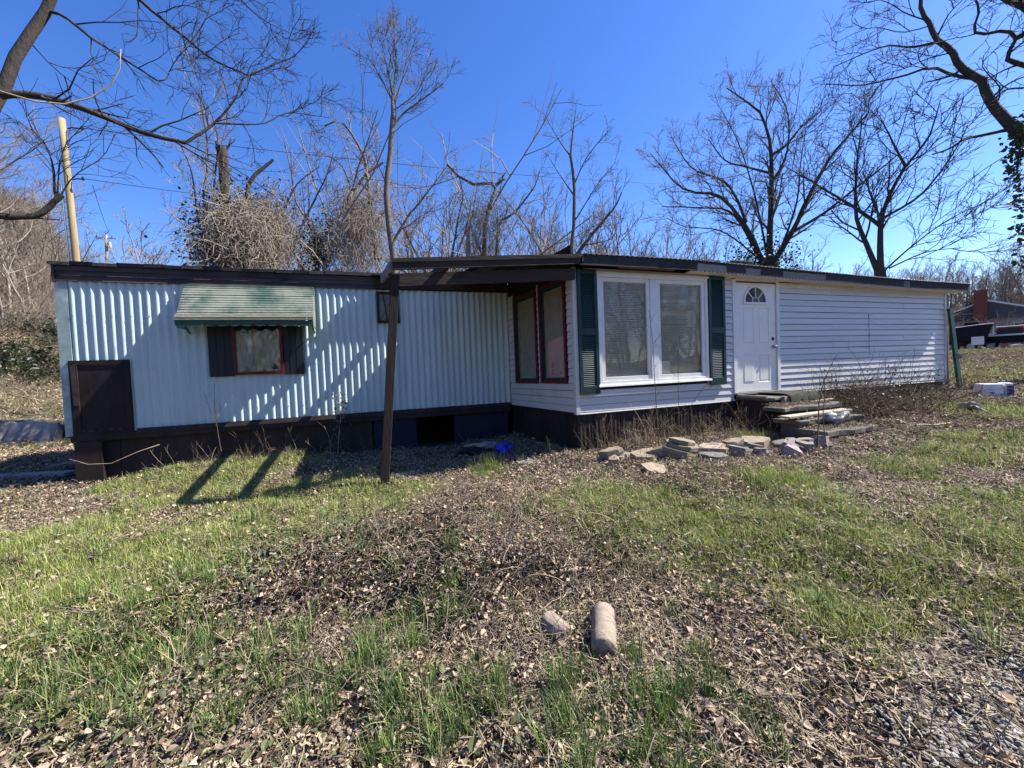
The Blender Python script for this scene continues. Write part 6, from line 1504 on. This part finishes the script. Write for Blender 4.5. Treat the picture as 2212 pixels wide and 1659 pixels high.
x, y, rg = sample(16000, 71, .8, 7); p = np.clip(1.2 * field(x, y, MND) - .2, .02, .8) * .55; keep = rg.uniform(size=len(x)) < p; lay('runner_tangle', 'tangled dead runners and vines over the low mound', Va, x[keep], y[keep], rg, .5, 1.2, .12, .01, False)
x, y, rg = sample(9000, 72, 15, 34, -64, -24); nz = vnoise(x * .5, y * .5, 45); keep = nz > .55; lay('bank_grass', 'patchy grass at the foot of the slope', Lg, x[keep], y[keep], rg, 1.4, 2.6, .0, 0, False)
x, y, rg = sample(30000, 73, 17, 38, -64, -22); lay('bank_straw', 'bleached dead grass on the slope left of the house', Sw, x, y, rg, 2.2, 4.5, .1, .02, False)
# distant ground: brush on the hillside and beyond, leaf patches
Br = [stemset(R5, 26, 1.3, .35, .009, ('twig_pale', 'vine', 'twig', 'twig_pale')[i], .45, 3) for i in range(4)]
rg = np.random.default_rng(31); n = 5200; r = rg.uniform(20, 60, n); a = np.radians(rg.uniform(-62, -8, n)); x = r * np.sin(a); y = r * np.cos(a); u = -.66 * x + .75 * y
keep = ((a < np.radians(-30.3)) | (a > np.radians(-26))) & (u > 29.5 + 3.0 * vnoise(x * .3, y * .3, 21)) & ~((x > -4.8) & (y < 11.5)); lay('hillside_brush', 'grey-brown leafless brush covering the hillside', Br, x[keep], y[keep], rg, .6, 1.5, .1, -.05, False)
n = 2600; r = rg.uniform(14, 40, n); a = np.radians(rg.uniform(-20, 52, n)); x = r * np.sin(a); y = r * np.cos(a); keep = (y > 12.8) & (a > np.radians(-11)) | (r > 26) & (a > np.radians(-22)); lay('thicket_brush', 'tall leafless brush of the thicket behind the house', Br, x[keep], y[keep], rg, 1.6, 3.4, .12, -.05, False)
n = 1800; r = rg.uniform(67, 95, n); a = np.radians(rg.uniform(50, 90, n)); x = r * np.sin(a); y = r * np.cos(a); lay('far_brush', 'leafless undergrowth of the far wood', Br, x, y, rg, 1.0, 2.4, .1, -.05, False)
n = 170; r = rg.uniform(50, 59, n); a = np.radians(rg.uniform(62, 78, n)); lay('yard_edge_brush', 'leafless brush in front of the far brick-chimney house', Br, r * np.sin(a), r * np.cos(a), rg, .9, 2.0, .1, -.05, False)
Iv = [leaf_clump(R5, 40, .35, .10, .5, .6, .1, green, 'leaf_dark', LEAF_S) for i in range(4)]
n = 2400; r = rg.uniform(20, 34, n); a = np.radians(rg.uniform(-60, -22, n)); x = r * np.sin(a); y = r * np.cos(a); u = -.66 * x + .75 * y
keep = (u > 24.5) & (u < 31) & (vnoise(x * .45, y * .45, 23) > .5); lay('bank_creeper', 'dark evergreen creeper on the lower bank', Iv, x[keep], y[keep], rg, .7, 1.4, .15, 0, False)
Ft = []
for s in (301, 302, 303):
    t = generic(s, 10, 1 + s % 2, .8); G = dict(t.g['crown'])
    for k_, v in t.g['trunk'].items():
        if k_ in G: G[k_] = (G[k_][0] + v[0], G[k_][1] + v[1])
        else: G[k_] = v
    Ft.append(tube_mesh('far_tree', G, 'twig_pale' if s % 2 else 'twig'))
n = 850; r = rg.uniform(38, 120, n); a = np.radians(rg.uniform(-62, 98, n)); x = r * np.sin(a); y = r * np.cos(a); u = -.66 * x + .75 * y
keep = ((a < np.radians(-30.5)) & (u > 31)) | ((a > np.radians(0)) & (r > 70)); lay('far_woods', 'distant leafless wood reading as one grey-brown mass', Ft, x[keep], y[keep], rg, .7, 1.15, .02, -.3, False)

n = 260; r = rg.uniform(15, 70, n); a = np.radians(rg.uniform(115, 262, n)); lay('roadside_woods', 'leafless wood across the road, mirrored in the windows', Ft, r * np.sin(a), r * np.cos(a), rg, .7, 1.1, .02, -.3, False)
# ================================================================== single plants
def tuft(px, py, h, n, label, m='grass_lawn', pal=lawn_p[:3], name='grass_tuft', group=None, spread=.06, lean=.5, wd=.006, cat='grass'):
    p_ = onG((px, py)); me = blades(np.random.default_rng(int(px)), n, spread, h, wd, lean, pal, m, 4)
    o = put(name, me); o.location = (p_[0], p_[1], g(p_[0], p_[1])); return tag(o, label, cat, group)
tuft(1058, 1018, .24, 150, 'bright green grass tuft at the edge of the porch shade', spread=.09)
tuft(1690, 1050, .22, 220, 'broad pale grass tuft in front of the thin straight slab', spread=.17, lean=.7)
tuft(1625, 953, .20, 120, 'green grass tuft before the dark skirting beside the steps', spread=.13)
for px, py, lb in ((446, 985, 'grey-green daffodil clump by the left shadow stripe'), (612, 975, 'grey-green daffodil clump at the skirting patch'), (664, 966, 'dark daffodil clump in the porch shadow by the tall weed')):
    tuft(px, py, .30, 40, lb, 'grass_daffodil', [(1, 1, 1), (1.3, 1.25, 1.2), (.8, .85, .8)], 'daffodil_clump', 'daffodil clumps along the wall', .08, .35, .014, 'plant')
# broad-leaved weed
p_ = onG((1800, 1330)); me = leaf_clump(np.random.default_rng(3), 14, .05, .11, .05, .5, .25, [(1.6, 2.2, 1.1), (1.3, 1.9, 1.0)], 'leaf_ivy', LEAF_N); o = put('dandelion_weed', me); o.location = tuple(p_); tag(o, 'low green broad-leaved weed in the straw', 'plant')
def shrub(name, label, lines, base, m, cfg, leaves=None, lm='leaf_ivy', ls=.04, cat='plant'):
    t = Tree(hash(label) % 1000 if False else len(label) * 7)
    for P, r0, r1 in lines: t.limb(P, r0, r1, cfg, k=5, n=10, part='crown')
    root = thing(name, label, cat, base); put('stems', tube_mesh('stems', t.g['crown'], m), root)
    if leaves is not None: leaf_cards('leaves', leaves, ls, lm, root, 4)
    return root
sp_ = [dict(n=2.2, lp=1, l=(.12, .34), rel=False, a=(30, 60), p=5, k=3, w=.12, up=.05, r=.6, rm=.0028, t0=.35), dict(n=2, l=(.3, .6), a=(30, 55), p=4, k=3, w=.12, up=.03, r=.7, rm=.002)]
fy = lambda pl, Y: [onY(p, Y) for p in pl]
shrub('sapling', 'thin bare sapling standing before the big double window', [(fy([(1425, 985), (1418, 880), (1413, 800), (1410, 740), (1402, 668)], 4.9), .009, .003), (fy([(1410, 745), (1430, 720), (1460, 700), (1478, 692)], 4.9), .005, .002), (fy([(1470, 985), (1466, 880), (1465, 790), (1468, 725)], 4.95), .006, .002), (fy([(1455, 975), (1480, 900), (1510, 850), (1535, 820)], 4.95), .004, .002)], gp(4.0, 4.9), 'stem_brown', sp_)
shrub('sapling', 'thin pale sapling growing beside the entry steps', [(fy([(1766, 965), (1768, 900), (1772, 850), (1790, 800), (1808, 765)], 3.5), .010, .003), (fy([(1785, 965), (1778, 900), (1782, 840), (1770, 790)], 3.5), .008, .003), (fy([(1790, 800), (1830, 790), (1850, 800)], 3.5), .004, .002)], gp(5.75, 3.5), 'stem_brown', sp_)
shrub('sapling', 'dark leafless seedling against the corrugated wall', [(fy([(478, 975), (470, 930), (464, 880), (463, 818)], 7.42), .006, .002), (fy([(466, 915), (452, 880), (440, 843)], 7.42), .004, .002), (fy([(466, 920), (474, 885), (473, 870)], 7.42), .003, .002)], gp(-2.7, 7.42), 'stem_brown', sp_[1:])
rg = np.random.default_rng(2); lv = [onY((735 + rg.normal() * 9, 905 + rg.uniform(-58, 65)), 7.30 + rg.normal() * .05) for _ in range(90)]
shrub('tall_weed', 'tall leafy weed before the corrugated wall near the post', [(fy([(728, 1000), (732, 940), (738, 880), (737, 845)], 7.3), .007, .003), (fy([(715, 995), (712, 950), (700, 920)], 7.3), .005, .002), (fy([(738, 905), (750, 880), (760, 870)], 7.3), .004, .002)], gp(-.85, 7.3), 'stem_straw', sp_[1:], lv, 'leaf_ivy', .05)
# bramble thicket beside the steps
rg = np.random.default_rng(14); t = Tree(140)
for _ in range(330):
    x, y = rg.uniform(7.25, 12.2), 0; y = 5.2 - abs(rg.normal()) * .45; x = x if rg.uniform() < .55 else rg.uniform(7.25, 9.5)
    d = np.array([rg.normal() * .5, rg.normal() * .35 - .1, 1.0]); d /= np.linalg.norm(d); hgt = rg.uniform(.35, 1.15) * (1.0 if x < 10 else .55)
    P = t.grow((x, y, g(x, y) - .03), d, hgt, 9, .14, -.16); R_ = np.linspace(.0055, .0025, 9); t.add('crown', P, R_, 4); t.kids(P, R_, [dict(n=3, l=(.25, .5), a=(30, 70), p=4, k=3, w=.18, up=-.02, r=.7, rm=.002, t0=.3)], 0)
for _ in range(140):
    x, y = rg.uniform(7.3, 10.0), 5.0 - abs(rg.normal()) * .5; d = np.array([rg.normal() * .6, rg.normal() * .4, 1.0]); d /= np.linalg.norm(d)
    P = t.grow((x, y, g(x, y) - .03), d, rg.uniform(.6, 1.5), 10, .13, -.10); R_ = np.linspace(.0055, .0025, 10); t.add('crown', P, R_, 4); t.kids(P, R_, [dict(n=5, l=(.2, .4), a=(30, 70), p=4, k=3, w=.18, up=.0, r=.7, rm=.002, t0=.3)], 0)
root = thing('bramble_thicket', 'tangled brown bramble thicket below the white siding right of the door', 'shrub', gp(9, 4.9)); put('canes', tube_mesh('canes', t.g['crown'], 'stem_brown'), root)
P = [];
for _ in range(1500):
    x = 7.3 + abs(rg.normal()) * 1.7; y = 5.15 - abs(rg.normal()) * .5; P.append((x, y, g(x, y) + abs(rg.normal()) * .28))
leaf_cards('leaves', P, .045, 'leaf_ivy', root, 15)
t = Tree(141)
for _ in range(460):
    x, y = rg.uniform(6.7, 11.5), rg.uniform(2.9, 4.9); d = np.array([rg.normal(), rg.normal(), .35]); d /= np.linalg.norm(d); P = t.grow((x, y, g(x, y)), d, rg.uniform(.25, .7), 7, .2, -.10); t.add('crown', P, np.linspace(.004, .002, 7), 3)
o = put('dead_canes', tube_mesh('dead_canes', t.g['crown'], 'stem_brown')); kind(o, 'stuff', 'dead bramble canes fallen over the ground before the thicket')

t = Tree(150); t.limb([(9.66, Y0 - .03, 2.42), (9.70, Y0 - .028, 2.33), (9.69, Y0 - .026, 2.2), (9.71, Y0 - .03, 2.0), (9.69, Y0 - .03, 1.8), (9.72, Y0 - .03, 1.55)], .004, .002, [dict(n=9, l=(.04, .10), rel=False, a=(30, 80), p=4, k=3, w=.3, up=.0, r=.7, rm=.002, t0=.0)], k=4, n=14, part='crown')
root = thing('dead_creeper', 'thin dead creeper stem clinging to the white siding right of the door', 'vine', (9.69, Y0 - .03, 1.55)); put('stem', tube_mesh('stem', t.g['crown'], 'stem_brown'), root)
for o in bpy.data.objects:
    for k_ in ('base', 'ispart'):
        if k_ in o: del o[k_]
